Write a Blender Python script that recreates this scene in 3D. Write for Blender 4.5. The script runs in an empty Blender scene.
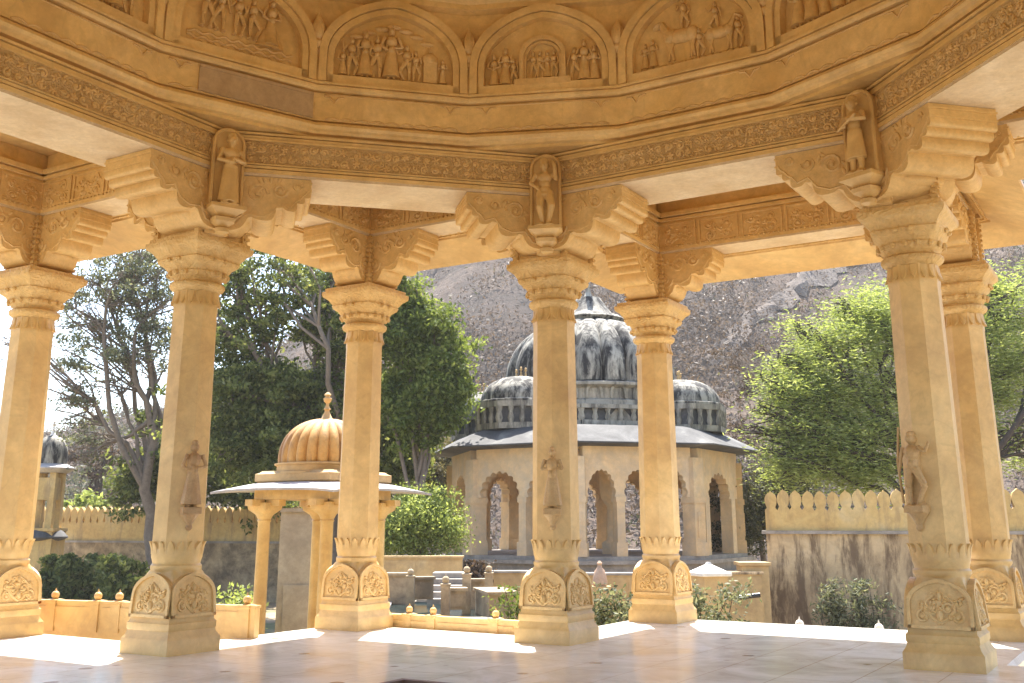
import bpy, math, random
import numpy as np
from mathutils import Vector, Matrix
from mathutils.geometry import tessellate_polygon
rnd = random.Random(7); NR = np.random.RandomState(11)
PI = math.pi; R = math.radians
sc = bpy.context.scene
col = sc.collection

# ------------------------------------------------------------------ camera solve
F = 1045.143; PIT = R(14.197); CY = 258.329; EYE = 1.3
cam = bpy.data.cameras.new('camera'); camo = bpy.data.objects.new('camera', cam); col.objects.link(camo)
camo.location = (0, 0, EYE); camo.rotation_euler = (R(90) + PIT, 0, 0)
cam.sensor_width = 36; cam.lens = 36 * F / 1024; cam.shift_y = (CY - 341.5) / 1024
cam.clip_start = .05; cam.clip_end = 3000
sc.camera = camo
def at(x, y, D):
    u = (x - 512) / F; v = (CY - y) / F
    d = Vector((u, math.cos(PIT) - v * math.sin(PIT), math.sin(PIT) + v * math.cos(PIT)))
    return Vector((0, 0, EYE)) + d * (D / d.y)
def px(D): return D / F * 1.0      # metres per photo pixel at distance D

# ------------------------------------------------------------------ materials
def nodes(name):
    m = bpy.data.materials.new(name); m.use_nodes = True
    nt = m.node_tree; nt.nodes.clear()
    out = nt.nodes.new('ShaderNodeOutputMaterial'); b = nt.nodes.new('ShaderNodeBsdfPrincipled')
    nt.links.new(b.outputs[0], out.inputs[0])
    def N(t, **k):
        n = nt.nodes.new(t)
        for a_, v in k.items():
            if a_.startswith('i_'):
                key = a_[2:]; key = int(key) if key.isdigit() else key
                n.inputs[key].default_value = v
            else: setattr(n, a_, v)
        return n
    L = nt.links.new
    return m, nt, b, N, L, out
def ramp(N, stops):
    r = N('ShaderNodeValToRGB'); e = r.color_ramp.elements
    while len(e) < len(stops): e.new(.5)
    for i, (p, c) in enumerate(stops):
        e[i].position = p; e[i].color = (c[0], c[1], c[2], 1) if not isinstance(c, (int, float)) else (c, c, c, 1)
    return r
def mixc(N, L, f, a, b_, mode='MIX'):
    m = N('ShaderNodeMix', data_type='RGBA', blend_type=mode)
    for s, v in ((0, f), (6, a), (7, b_)):
        if hasattr(v, 'is_output') or isinstance(v, bpy.types.NodeSocket): L(v, m.inputs[s])
        elif isinstance(v, (int, float)): m.inputs[s].default_value = v if s == 0 else (v, v, v, 1)
        else: m.inputs[s].default_value = (v[0], v[1], v[2], 1)
    return m.outputs[2]
def stone(name, c1, c2, c3=None, scale=1.2, rough=.6, bump=.15, bdist=.01, bscale=40, stain=None, stain_amt=.5, streak=False,
          carve=0, cscale=9, cdist=.02, vein=.12, joints=None, sheen=None):
    m, nt, b, N, L, out = nodes(name)
    geo = N('ShaderNodeNewGeometry'); P = geo.outputs['Position']
    n1 = N('ShaderNodeTexNoise', i_Scale=scale, i_Detail=7, i_Roughness=.62, i_Distortion=.6); L(P, n1.inputs['Vector'])
    r1 = ramp(N, [(.3, c1), (.55, c2), (.75, c3 or c2)]); L(n1.outputs[0], r1.inputs[0]); colr = r1.outputs[0]
    n2 = N('ShaderNodeTexNoise', i_Scale=scale * 9, i_Detail=5, i_Roughness=.7); L(P, n2.inputs['Vector'])
    r2 = ramp(N, [(.3, .86), (.7, 1.1)]); L(n2.outputs[0], r2.inputs[0])
    colr = mixc(N, L, 1.0, colr, r2.outputs[0], 'MULTIPLY')
    # faint dark veins that run through the marble
    w = N('ShaderNodeTexNoise', i_Scale=scale * 1.7, i_Detail=8, i_Roughness=.55, i_Distortion=1.6); L(P, w.inputs['Vector'])
    rv = ramp(N, [(.47, 0), (.5, 1), (.53, 0)]); L(w.outputs[0], rv.inputs[0])
    mv = N('ShaderNodeMath', operation='MULTIPLY', i_1=vein); L(rv.outputs[0], mv.inputs[0])
    colr = mixc(N, L, mv.outputs[0], colr, tuple(x * .55 for x in c1))
    if stain:
        mp = N('ShaderNodeMapping'); mp.inputs['Scale'].default_value = (1.9, 1.9, .42) if streak else (1, 1, 1); L(P, mp.inputs[0])
        ns = N('ShaderNodeTexNoise', i_Scale=1.5 if not streak else 1.6, i_Detail=9, i_Roughness=.7, i_Distortion=.3); L(mp.outputs[0], ns.inputs['Vector'])
        rs = ramp(N, [(.5 - .15 * stain_amt, 0), (.62, stain_amt)]) if not streak else ramp(N, [(.56 - .16 * stain_amt, 0), (.66 - .1 * stain_amt, min(1, stain_amt * 1.2))])
        L(ns.outputs[0], rs.inputs[0])
        colr = mixc(N, L, rs.outputs[0], colr, stain)
    L(colr, b.inputs['Base Color'])
    b.inputs['Roughness'].default_value = rough
    nb = N('ShaderNodeTexNoise', i_Scale=bscale, i_Detail=6, i_Roughness=.6); L(P, nb.inputs['Vector'])
    h = nb.outputs[0]
    bp = N('ShaderNodeBump', i_Strength=bump, i_Distance=bdist); L(h, bp.inputs['Height'])
    last = bp
    if carve:
        wv = N('ShaderNodeTexNoise', i_Scale=cscale * .7, i_Detail=2); L(P, wv.inputs['Vector'])
        add = N('ShaderNodeVectorMath', operation='MULTIPLY_ADD'); L(wv.outputs[1], add.inputs[0]); add.inputs[1].default_value = (.25, .25, .25); L(P, add.inputs[2])
        vo = N('ShaderNodeTexVoronoi', feature='SMOOTH_F1', i_Scale=cscale); L(add.outputs[0], vo.inputs['Vector']); vo.inputs['Smoothness'].default_value = .4
        sn = N('ShaderNodeMath', operation='SINE'); mu = N('ShaderNodeMath', operation='MULTIPLY', i_1=17); L(vo.outputs['Distance'], mu.inputs[0]); L(mu.outputs[0], sn.inputs[0])
        b2 = N('ShaderNodeBump', i_Strength=carve, i_Distance=cdist); L(sn.outputs[0], b2.inputs['Height']); L(bp.outputs[0], b2.inputs['Normal']); last = b2
    L(last.outputs[0], b.inputs['Normal'])
    return m
M = {}
M['stone'] = stone('yellow_marble', (.54, .335, .115), (.67, .46, .19), (.72, .535, .265), scale=.7, rough=.42, bump=.15, vein=.16, stain=(.40, .235, .09), stain_amt=.42)
M['stone_deep'] = stone('golden_marble', (.63, .41, .14), (.73, .505, .205), (.77, .57, .27), scale=.9, rough=.5, bump=.25, vein=.16, stain=(.42, .25, .10), stain_amt=.35)
M['stone_carved'] = stone('carved_marble', (.54, .34, .12), (.65, .44, .18), (.70, .51, .25), scale=2.0, rough=.55, bump=.25, carve=.35, cscale=9, cdist=.014, vein=.05)
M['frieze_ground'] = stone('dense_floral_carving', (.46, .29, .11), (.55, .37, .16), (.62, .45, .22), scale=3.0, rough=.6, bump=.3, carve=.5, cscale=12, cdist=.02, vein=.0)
M['soffit'] = stone('pale_soffit_marble', (.58, .44, .26), (.67, .54, .36), (.73, .62, .46), scale=2, rough=.55, bump=.3, stain=(.45, .30, .16), stain_amt=.4)
M['relief'] = stone('relief_marble', (.57, .36, .13), (.67, .455, .19), (.71, .51, .25), scale=2.0, rough=.5, bump=.4, bscale=50)
M['garden_stone'] = stone('garden_sandstone', (.42, .27, .12), (.52, .36, .17), (.56, .42, .23), scale=.7, rough=.8, bump=.3, stain=(.16, .11, .07), stain_amt=.25)
M['merlon_stone'] = stone('ochre_plaster', (.46, .30, .11), (.55, .39, .16), (.56, .44, .24), scale=.8, rough=.85, bump=.3, stain=(.22, .15, .09), stain_amt=.4, streak=True)
M['stained'] = stone('rain_stained_plaster', (.36, .26, .15), (.52, .39, .23), (.62, .49, .32), scale=.6, rough=.9, bump=.7, bdist=.04, bscale=5, stain=(.13, .085, .05), stain_amt=.76, streak=True)
M['dark_stained'] = stone('weathered_rubble', (.30, .22, .13), (.44, .34, .21), (.50, .40, .27), scale=.8, rough=.95, bump=.9, bdist=.06, bscale=3, stain=(.09, .07, .05), stain_amt=.75)
M['old_dome'] = stone('weathered_white_lime', (.25, .23, .19), (.36, .34, .29), (.46, .43, .36), scale=.6, rough=.85, bump=.5, stain=(.022, .02, .02), stain_amt=.88, streak=True)
M['old_drum'] = stone('blackened_lime', (.24, .22, .18), (.36, .33, .27), (.44, .40, .34), scale=.9, rough=.85, bump=.4, stain=(.04, .038, .035), stain_amt=.6, streak=True)
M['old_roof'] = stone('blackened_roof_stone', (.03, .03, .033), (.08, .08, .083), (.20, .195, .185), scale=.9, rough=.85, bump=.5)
M['ch_wall'] = stone('peach_sandstone', (.60, .41, .22), (.70, .52, .31), (.72, .60, .43), scale=.35, rough=.8, bump=.4, stain=(.44, .37, .29), stain_amt=.6)
M['eave'] = stone('grey_eave_stone', (.36, .34, .34), (.48, .45, .44), (.56, .52, .48), scale=2, rough=.7, bump=.3, stain=(.2, .19, .2), stain_amt=.4)
M['orange_dome'] = stone('orange_sandstone', (.48, .255, .07), (.58, .335, .105), (.60, .40, .18), scale=1.5, rough=.7, bump=.4, stain=(.20, .11, .055), stain_amt=.6, streak=True)
M['terrace'] = stone('damp_terrace_stone', (.34, .25, .15), (.46, .35, .22), (.53, .42, .28), scale=.9, rough=.85, bump=.5, stain=(.08, .055, .04), stain_amt=.6)
M['screen'] = stone('cream_masonry', (.34, .28, .2), (.44, .37, .27), (.5, .43, .33), scale=1, rough=.8, bump=.4, stain=(.2, .16, .12), stain_amt=.5)
M['grey_block'] = stone('grey_brown_block', (.40, .27, .14), (.48, .34, .19), (.52, .39, .23), scale=1.5, rough=.6, bump=.3)
M['figurine'] = stone('aged_figure_stone', (.40, .25, .095), (.49, .32, .14), (.55, .38, .18), scale=4, rough=.5, bump=.5)
M['figurine_dark'] = stone('brown_figure_stone', (.32, .185, .08), (.42, .26, .115), (.5, .33, .155), scale=5, rough=.5, bump=.5)
M['white_stone'] = stone('white_marble', (.62, .58, .52), (.74, .70, .64), scale=1, rough=.5)
M['slate'] = stone('grey_slab', (.26, .23, .2), (.36, .32, .28), (.42, .36, .3), scale=1, rough=.8, stain=(.1, .09, .08), stain_amt=.5)

def floor_mat():
    m, nt, b, N, L, out = nodes('polished_white_marble')
    geo = N('ShaderNodeNewGeometry'); P = geo.outputs['Position']
    rot = N('ShaderNodeVectorRotate', rotation_type='Z_AXIS'); L(P, rot.inputs[0]); rot.inputs['Angle'].default_value = R(-58.44)
    br = N('ShaderNodeTexBrick', offset=.5, i_Scale=1.0); L(rot.outputs[0], br.inputs['Vector'])
    br.inputs['Color1'].default_value = (.80, .79, .76, 1); br.inputs['Color2'].default_value = (.76, .745, .71, 1); br.inputs['Mortar'].default_value = (.56, .48, .40, 1)
    br.inputs['Mortar Size'].default_value = .006; br.inputs['Brick Width'].default_value = .9; br.inputs['Row Height'].default_value = .62
    n = N('ShaderNodeTexNoise', i_Scale=1.3, i_Detail=8, i_Roughness=.65, i_Distortion=1.2); L(P, n.inputs['Vector'])
    r = ramp(N, [(.35, (.86, .83, .79)), (.6, (1.04, 1.03, 1.02))]); L(n.outputs[0], r.inputs[0])
    c = mixc(N, L, 1.0, br.outputs[0], r.outputs[0], 'MULTIPLY')
    # small dark inlaid lozenges and wear marks
    vo = N('ShaderNodeTexVoronoi', i_Scale=1.9); L(rot.outputs[0], vo.inputs['Vector']); vo.inputs['Randomness'].default_value = .75
    rv = ramp(N, [(.10, 1), (.14, 0)]); L(vo.outputs['Distance'], rv.inputs[0])
    ml = N('ShaderNodeMath', operation='MULTIPLY', i_1=.8); L(rv.outputs[0], ml.inputs[0])
    c = mixc(N, L, ml.outputs[0], c, (.22, .13, .085))
    n3 = N('ShaderNodeTexNoise', i_Scale=4.5, i_Detail=9, i_Roughness=.75); L(P, n3.inputs['Vector'])
    r3 = ramp(N, [(.58, 0), (.68, .4)]); L(n3.outputs[0], r3.inputs[0])
    c = mixc(N, L, r3.outputs[0], c, (.40, .31, .23))
    L(c, b.inputs['Base Color'])
    rr = ramp(N, [(.3, .12), (.7, .26)]); L(n.outputs[0], rr.inputs[0]); L(rr.outputs[0], b.inputs['Roughness'])
    bp = N('ShaderNodeBump', i_Strength=.05, i_Distance=.01); L(n3.outputs[0], bp.inputs['Height']); L(bp.outputs[0], b.inputs['Normal'])
    return m
M['floor'] = floor_mat()

def leaf_mat(name, ca, cb, trans=.5, cc=None):
    m, nt, b, N, L, out = nodes(name)
    geo = N('ShaderNodeNewGeometry')
    n = N('ShaderNodeTexNoise', i_Scale=.5, i_Detail=3); L(geo.outputs['Position'], n.inputs['Vector'])
    ad = N('ShaderNodeMath', operation='MULTIPLY_ADD', i_1=.75, i_2=-.12); L(geo.outputs['Random Per Island'], ad.inputs[0])
    ad2 = N('ShaderNodeMath', operation='MULTIPLY_ADD', i_1=.5); L(n.outputs[0], ad2.inputs[0]); L(ad.outputs[0], ad2.inputs[2])
    r = ramp(N, [(.2, ca), (.55, cb), (.85, cc or cb)]); L(ad2.outputs[0], r.inputs[0])
    L(r.outputs[0], b.inputs['Base Color']); b.inputs['Roughness'].default_value = .6; b.inputs['Specular IOR Level'].default_value = .25
    tr = N('ShaderNodeBsdfTranslucent')
    tc = mixc(N, L, 1.0, r.outputs[0], (1.3, 1.2, .8), 'MULTIPLY'); L(tc, tr.inputs[0])
    mx = N('ShaderNodeMixShader', i_0=trans); L(b.outputs[0], mx.inputs[1]); L(tr.outputs[0], mx.inputs[2]); L(mx.outputs[0], out.inputs[0])
    return m
M['leaf_dark'] = leaf_mat('dark_green_leaves', (.06, .085, .025), (.13, .165, .05), .5, (.25, .28, .10))
M['leaf_mid'] = leaf_mat('mid_green_leaves', (.07, .10, .025), (.13, .18, .04), .5, (.22, .27, .08))
M['leaf_bright'] = leaf_mat('light_green_feathery_leaves', (.17, .22, .06), (.27, .34, .10), .52, (.38, .44, .18))
M['leaf_grey'] = leaf_mat('grey_green_leaves', (.08, .095, .055), (.15, .17, .10), .4, (.26, .27, .18))
M['leaf_olive'] = leaf_mat('dry_olive_leaves', (.09, .08, .04), (.15, .14, .07), .4, (.22, .2, .1))
M['scrub'] = leaf_mat('dry_scrub_twigs', (.04, .027, .021), (.085, .058, .044), .3, (.15, .108, .08))
M['scrub_green'] = leaf_mat('green_scrub_leaves', (.045, .052, .024), (.08, .088, .042), .3, (.13, .13, .065))
def simple(name, c, rough=.8, n_scale=8, var=.3):
    m, nt, b, N, L, out = nodes(name)
    geo = N('ShaderNodeNewGeometry')
    n = N('ShaderNodeTexNoise', i_Scale=n_scale, i_Detail=6, i_Roughness=.7); L(geo.outputs['Position'], n.inputs['Vector'])
    r = ramp(N, [(.3, tuple(x * (1 - var) for x in c)), (.7, tuple(min(1, x * (1 + var)) for x in c))]); L(n.outputs[0], r.inputs[0])
    L(r.outputs[0], b.inputs['Base Color']); b.inputs['Roughness'].default_value = rough
    bp = N('ShaderNodeBump', i_Strength=.4, i_Distance=.03); L(n.outputs[0], bp.inputs['Height']); L(bp.outputs[0], b.inputs['Normal'])
    return m
M['bark'] = simple('grey_bark', (.17, .135, .105), .9, 6)
M['bark_dark'] = simple('dark_bark', (.06, .045, .035), .9, 6)
M['pipe'] = simple('black_pipe', (.02, .02, .022), .4, 6)
M['recess_shade'] = simple('shade_brown_recess', (.16, .085, .05), .6, 6)  # brown stands in for the shade on the sunken square's inner walls
def water_mat():
    m, nt, b, N, L, out = nodes('dark_tank_water')
    geo = N('ShaderNodeNewGeometry')
    n = N('ShaderNodeTexNoise', i_Scale=3, i_Detail=3); L(geo.outputs['Position'], n.inputs['Vector'])
    b.inputs['Base Color'].default_value = (.012, .03, .032, 1); b.inputs['Roughness'].default_value = .04; b.inputs['IOR'].default_value = 1.33
    bp = N('ShaderNodeBump', i_Strength=.15, i_Distance=.03); L(n.outputs[0], bp.inputs['Height']); L(bp.outputs[0], b.inputs['Normal'])
    return m
M['water'] = water_mat()
def ground_mat():
    m, nt, b, N, L, out = nodes('dusty_garden_ground')
    geo = N('ShaderNodeNewGeometry')
    n = N('ShaderNodeTexNoise', i_Scale=.35, i_Detail=8, i_Roughness=.6); L(geo.outputs['Position'], n.inputs['Vector'])
    r = ramp(N, [(.35, (.12, .13, .05)), (.5, (.28, .21, .13)), (.65, (.36, .28, .18))]); L(n.outputs[0], r.inputs[0])
    L(r.outputs[0], b.inputs['Base Color']); b.inputs['Roughness'].default_value = .95
    return m
M['ground'] = ground_mat()
def hill_mat():
    m, nt, b, N, L, out = nodes('dry_rocky_hillside')
    geo = N('ShaderNodeNewGeometry')
    n = N('ShaderNodeTexNoise', i_Scale=.035, i_Detail=12, i_Roughness=.72); L(geo.outputs['Position'], n.inputs['Vector'])
    r = ramp(N, [(.36, (.028, .022, .019)), (.46, (.068, .047, .037)), (.54, (.115, .079, .058)), (.66, (.20, .145, .11))]); L(n.outputs[0], r.inputs[0])
    n2 = N('ShaderNodeTexNoise', i_Scale=.7, i_Detail=8, i_Roughness=.75); L(geo.outputs['Position'], n2.inputs['Vector'])
    r2 = ramp(N, [(.35, .55), (.65, 1.35)]); L(n2.outputs[0], r2.inputs[0])
    c = mixc(N, L, 1.0, r.outputs[0], r2.outputs[0], 'MULTIPLY'); L(c, b.inputs['Base Color']); b.inputs['Roughness'].default_value = 1
    bp = N('ShaderNodeBump', i_Strength=.8, i_Distance=1.5); L(n2.outputs[0], bp.inputs['Height']); L(bp.outputs[0], b.inputs['Normal'])
    return m
M['hill'] = hill_mat()

# ------------------------------------------------------------------ mesh builder
class MB:
    def __init__(s): s.v = []; s.f = []
    def add(s, vs, fs, T=None):
        o = len(s.v)
        if T is not None: vs = [T @ Vector(v) for v in vs]
        s.v.extend([tuple(v) for v in vs]); s.f.extend([tuple(i + o for i in f) for f in fs])
    def box(s, x0, x1, y0, y1, z0, z1, T=None):
        vs = [(x, y, z) for z in (z0, z1) for y in (y0, y1) for x in (x0, x1)]
        s.add(vs, [(0, 2, 3, 1), (4, 5, 7, 6), (0, 1, 5, 4), (2, 6, 7, 3), (0, 4, 6, 2), (1, 3, 7, 5)], T)
    def prism(s, poly, y0, y1, T=None):
        """poly in (x,z), counter-clockwise seen from -y; extruded y0..y1"""
        n = len(poly)
        vs = [(x, y0, z) for x, z in poly] + [(x, y1, z) for x, z in poly]
        fs = [(i, (i + 1) % n, n + (i + 1) % n, n + i) for i in range(n)]
        tri = tessellate_polygon([[Vector((x, z, 0)) for x, z in poly]])
        A = sum(poly[i][0] * poly[(i + 1) % n][1] - poly[(i + 1) % n][0] * poly[i][1] for i in range(n))
        for t in tri:
            a_, b_, c_ = t
            ar = (poly[b_][0] - poly[a_][0]) * (poly[c_][1] - poly[a_][1]) - (poly[c_][0] - poly[a_][0]) * (poly[b_][1] - poly[a_][1])
            if abs(ar) < 1e-12: continue
            if (ar > 0) != (A > 0): t = (a_, c_, b_)
            fs.append(tuple(t)); fs.append(tuple(n + i for i in reversed(t)))
        s.add(vs, fs, T)
    def lathe(s, prof, n=24, sq=None, T=None, a0=0, ribs=0, ribd=0, cap=True):
        """prof [(r,z)] or [(r,z,squareness)] """
        rows = []
        vs = []
        for p in prof:
            r, z = p[0], p[1]; q = p[2] if len(p) > 2 else 0
            for k in range(n):
                t = a0 + 2 * PI * k / n
                m_ = max(abs(math.cos(t)), abs(math.sin(t)))
                rr = r * ((1 - q) + q / m_)
                if ribs: rr *= 1 - ribd * (1 - abs(math.sin(t * ribs / 2)))** 3
                vs.append((rr * math.cos(t), rr * math.sin(t), z))
        fs = []
        for i in range(len(prof) - 1):
            for k in range(n):
                a_, b_ = i * n + k, i * n + (k + 1) % n
                fs.append((a_, b_, b_ + n, a_ + n))
        if cap:
            fs.append(tuple(reversed(range(n)))); o = (len(prof) - 1) * n; fs.append(tuple(o + k for k in range(n)))
        s.add(vs, fs, T)
    def ell(s, c, r, n=8, m=5, T=None, rot=None):
        vs = []; fs = []
        for i in range(1, m):
            ph = PI * i / m
            for k in range(n):
                t = 2 * PI * k / n
                vs.append(Vector((r[0] * math.sin(ph) * math.cos(t), r[1] * math.sin(ph) * math.sin(t), r[2] * math.cos(ph))))
        vs.append(Vector((0, 0, r[2]))); vs.append(Vector((0, 0, -r[2])))
        for i in range(m - 2):
            for k in range(n):
                a_, b_ = i * n + k, i * n + (k + 1) % n
                fs.append((a_, a_ + n, b_ + n, b_))
        top, bot = len(vs) - 2, len(vs) - 1
        for k in range(n):
            fs.append((top, k, (k + 1) % n)); o = (m - 2) * n; fs.append((bot, o + (k + 1) % n, o + k))
        if rot is not None: vs = [rot @ v for v in vs]
        vs = [v + Vector(c) for v in vs]
        s.add(vs, fs, T)
    def tube(s, pts, rad, n=6, T=None):
        pts = [Vector(p) for p in pts]; m = len(pts)
        rad = rad if isinstance(rad, (list, tuple)) else [rad] * m
        vs = []; prev = None
        for i, p in enumerate(pts):
            d = (pts[min(i + 1, m - 1)] - pts[max(i - 1, 0)])
            if d.length < 1e-9: d = Vector((0, 0, 1))
            d.normalize()
            if prev is None:
                up = Vector((0, 0, 1)) if abs(d.z) < .9 else Vector((1, 0, 0)); a_ = d.cross(up).normalized()
            else:
                a_ = prev - d * prev.dot(d); a_ = a_.normalized() if a_.length > 1e-6 else d.orthogonal().normalized()
            prev = a_; b_ = d.cross(a_)
            for k in range(n):
                t = 2 * PI * k / n; vs.append(p + (a_ * math.cos(t) + b_ * math.sin(t)) * rad[i])
        fs = [(i * n + k, i * n + (k + 1) % n, (i + 1) * n + (k + 1) % n, (i + 1) * n + k) for i in range(m - 1) for k in range(n)]
        fs.append(tuple(reversed(range(n)))); fs.append(tuple((m - 1) * n + k for k in range(n)))
        s.add(vs, fs, T)
    def mesh(s, name, mat, angle=35):
        me = bpy.data.meshes.new(name); me.from_pydata(s.v, [], s.f); me.validate(); me.update()
        me.materials.append(mat)
        me.polygons.foreach_set('use_smooth', [True] * len(me.polygons)); me.set_sharp_from_angle(angle=R(angle))
        return me
    def obj(s, name, mat, parent=None, angle=35, **k):
        return link(name, s.mesh(name, mat, angle), parent, **k)
def link(name, me, parent=None, loc=(0, 0, 0), rz=0, label=None):
    o = bpy.data.objects.new(name, me); col.objects.link(o)
    o.parent = parent; o.location = loc; o.rotation_euler = (0, 0, rz)
    if label: o['label'] = label
    return o
def thing(name, label, cat, loc=(0, 0, 0), rz=0, group=None):
    o = bpy.data.objects.new(name, None); col.objects.link(o); o.empty_display_size = .2
    o.location = loc; o.rotation_euler = (0, 0, rz); tag(o, label, cat, group); return o
def tag(o, label, cat, group=None):
    o['label'] = label; o['category'] = cat
    if group: o['group'] = group
    return o
def struct(o, kind='structure'): o['kind'] = kind; return o
def remesh(mb, name, mat, voxel):
    me = mb.mesh(name + '_raw', mat); o = bpy.data.objects.new(name, me); col.objects.link(o)
    md = o.modifiers.new('r', 'REMESH'); md.mode = 'VOXEL'; md.voxel_size = voxel; md.use_smooth_shade = True
    sm = o.modifiers.new('s', 'SMOOTH'); sm.factor = .5; sm.iterations = 1
    bpy.context.view_layer.update()
    dg = bpy.context.evaluated_depsgraph_get(); res = bpy.data.meshes.new_from_object(o.evaluated_get(dg))
    bpy.data.objects.remove(o); bpy.data.meshes.remove(me); res.name = name
    if not res.materials: res.materials.append(mat)
    return res
def TR(x=0, y=0, z=0, rz=0, rx=0, ry=0, s=1):
    return Matrix.Translation((x, y, z)) @ Matrix.Rotation(rz, 4, 'Z') @ Matrix.Rotation(ry, 4, 'Y') @ Matrix.Rotation(rx, 4, 'X') @ Matrix.Scale(s, 4)

# ------------------------------------------------------------------ carving helpers (x along, z up, -y out of the wall)
def spiral(mb, cx, cz, r, a0, turns, T, tr=.009, sgn=1, y=0):
    n = int(9 * turns) + 3; pts = []
    for i in range(n):
        t = i / (n - 1); a_ = a0 + sgn * turns * 2 * PI * t; q = r * (1 - .82 * t)
        pts.append((cx + q * math.cos(a_), y, cz + q * math.sin(a_)))
    mb.tube(pts, [tr * (1 - .3 * i / n) for i in range(n)], 5, T)
    mb.ell((cx, y, cz), (tr * 1.7, tr * 1.4, tr * 1.7), 6, 4, T)
def leaf(mb, x, z, a_, ln, w, T, y=0, d=.011):
    d *= 1.35
    mb.ell((x + math.cos(a_) * ln * .5, y, z + math.sin(a_) * ln * .5), (ln * .5, d, w), 6, 4, T, Matrix.Rotation(-a_, 3, 'Y'))
def vine(mb, L_, H, T, per=None, tr=.010, rr=rnd):
    per = per or H * 1.05; n = max(2, int(round(L_ / per))); per = L_ / n; h = H / 2
    pts = [(per * n * i / (n * 8), 0, h * .55 * math.sin(PI * i / 8)) for i in range(n * 8 + 1)]
    mb.tube(pts, tr, 5, T)
    for k in range(n):
        s_ = 1 if k % 2 == 0 else -1; cx = per * (k + .5); cz = -s_ * h * .25
        spiral(mb, cx, cz, h * .55, PI / 2 * s_ + rr.uniform(-.4, .4), 1.15, T, tr * .9, sgn=s_)
        for j in range(7):
            a_ = rr.uniform(0, 2 * PI); q = h * rr.uniform(.45, .8)
            x, z = cx + q * math.cos(a_) * per / H, cz + q * math.sin(a_)
            if abs(z) > h * .92: z = h * .8 * (1 if z > 0 else -1)
            leaf(mb, x, z, a_ + rr.uniform(-.8, .8), h * rr.uniform(.28, .5), h * rr.uniform(.09, .15), T)
def floral(mb, x0, x1, z0, z1, T, rr, cell=.115):
    nx_ = int((x1 - x0) / cell); nz_ = max(1, int(round((z1 - z0) / cell))); cx_ = (x1 - x0) / nx_; cz_ = (z1 - z0) / nz_
    for i in range(nx_):
        for j in range(nz_):
            x = x0 + (i + .5 + rr.uniform(-.15, .15)) * cx_; z = z0 + (j + .5 + rr.uniform(-.12, .12)) * cz_
            if rr.random() < .62: spiral(mb, x, z, cell * rr.uniform(.34, .46), rr.uniform(0, 6.3), rr.uniform(.8, 1.3), T, .013, sgn=rr.choice((-1, 1)))
            else:
                a0 = rr.uniform(0, 6.3)
                for q in range(5): leaf(mb, x, z, a0 + q * 1.257, cell * .42, .013, T, 0, .012)
            for q in range(2): leaf(mb, x + rr.uniform(-.5, .5) * cx_, z + rr.uniform(-.42, .42) * cz_, rr.uniform(0, 6.3), cell * rr.uniform(.4, .6), .012, T, 0, .011)
def person_relief(mb, x, z, h, T, pose=0, flip=1, d=1.0, y=0):
    if d < 1.6 and h < .62: h *= 1.18; d *= 1.7
    r = h * .07
    def E(cx, cz, rx, rz, ry=None): mb.ell((x + flip * cx * h, y, z + cz * h), (rx * h, (ry or .06) * h * d, rz * h), 8, 6, T)
    def C(p, q, a_, b_): mb.tube([(x + flip * p[0] * h, y - .02 * h * d, z + p[1] * h), (x + flip * q[0] * h, y - .03 * h * d, z + q[1] * h)], [a_ * h, b_ * h], 6, T)
    E(0, .91, .062, .075, .075); E(0, .985, .045, .04)
    E(0, .72, .11, .12, .085); E(0, .56, .075, .09, .07)
    if pose % 3 == 0:   # skirt
        mb.lathe([(.17 * h, 0), (.15 * h, .12 * h), (.1 * h, .42 * h), (.075 * h, .52 * h)], 10, T=T @ TR(x, y, z + .04 * h) @ Matrix.Diagonal((1, .5 * d, 1, 1)))
        C((-.05, .04), (-.05, 0), .03, .03); C((.05, .04), (.05, 0), .03, .03)
    else:
        C((-.045, .5), (-.07, .25), .065, .045); C((-.07, .25), (-.06, .02), .042, .028)
        C((.045, .5), (.10 + .04 * pose % .2, .27), .065, .045); C((.10 + .04 * pose % .2, .27), (.06, .02), .042, .028)
        E(-.08, .015, .05, .02); E(.08, .015, .05, .02)
    if pose % 4 == 0: arms = [((-.12, .8), (-.19, .62), (-.05, .55)), ((.12, .8), (.19, .62), (.05, .6))]
    elif pose % 4 == 1: arms = [((-.12, .8), (-.2, .68), (-.22, .9)), ((.12, .8), (.17, .6), (.1, .48))]
    elif pose % 4 == 2: arms = [((-.12, .8), (-.17, .62), (-.2, .45)), ((.12, .8), (.22, .72), (.3, .86))]
    else: arms = [((-.12, .8), (-.18, .64), (.02, .66)), ((.12, .8), (.18, .64), (-.02, .7))]
    for a_, b_, c_ in arms: C(a_, b_, .034, .027); C(b_, c_, .027, .02)
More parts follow.
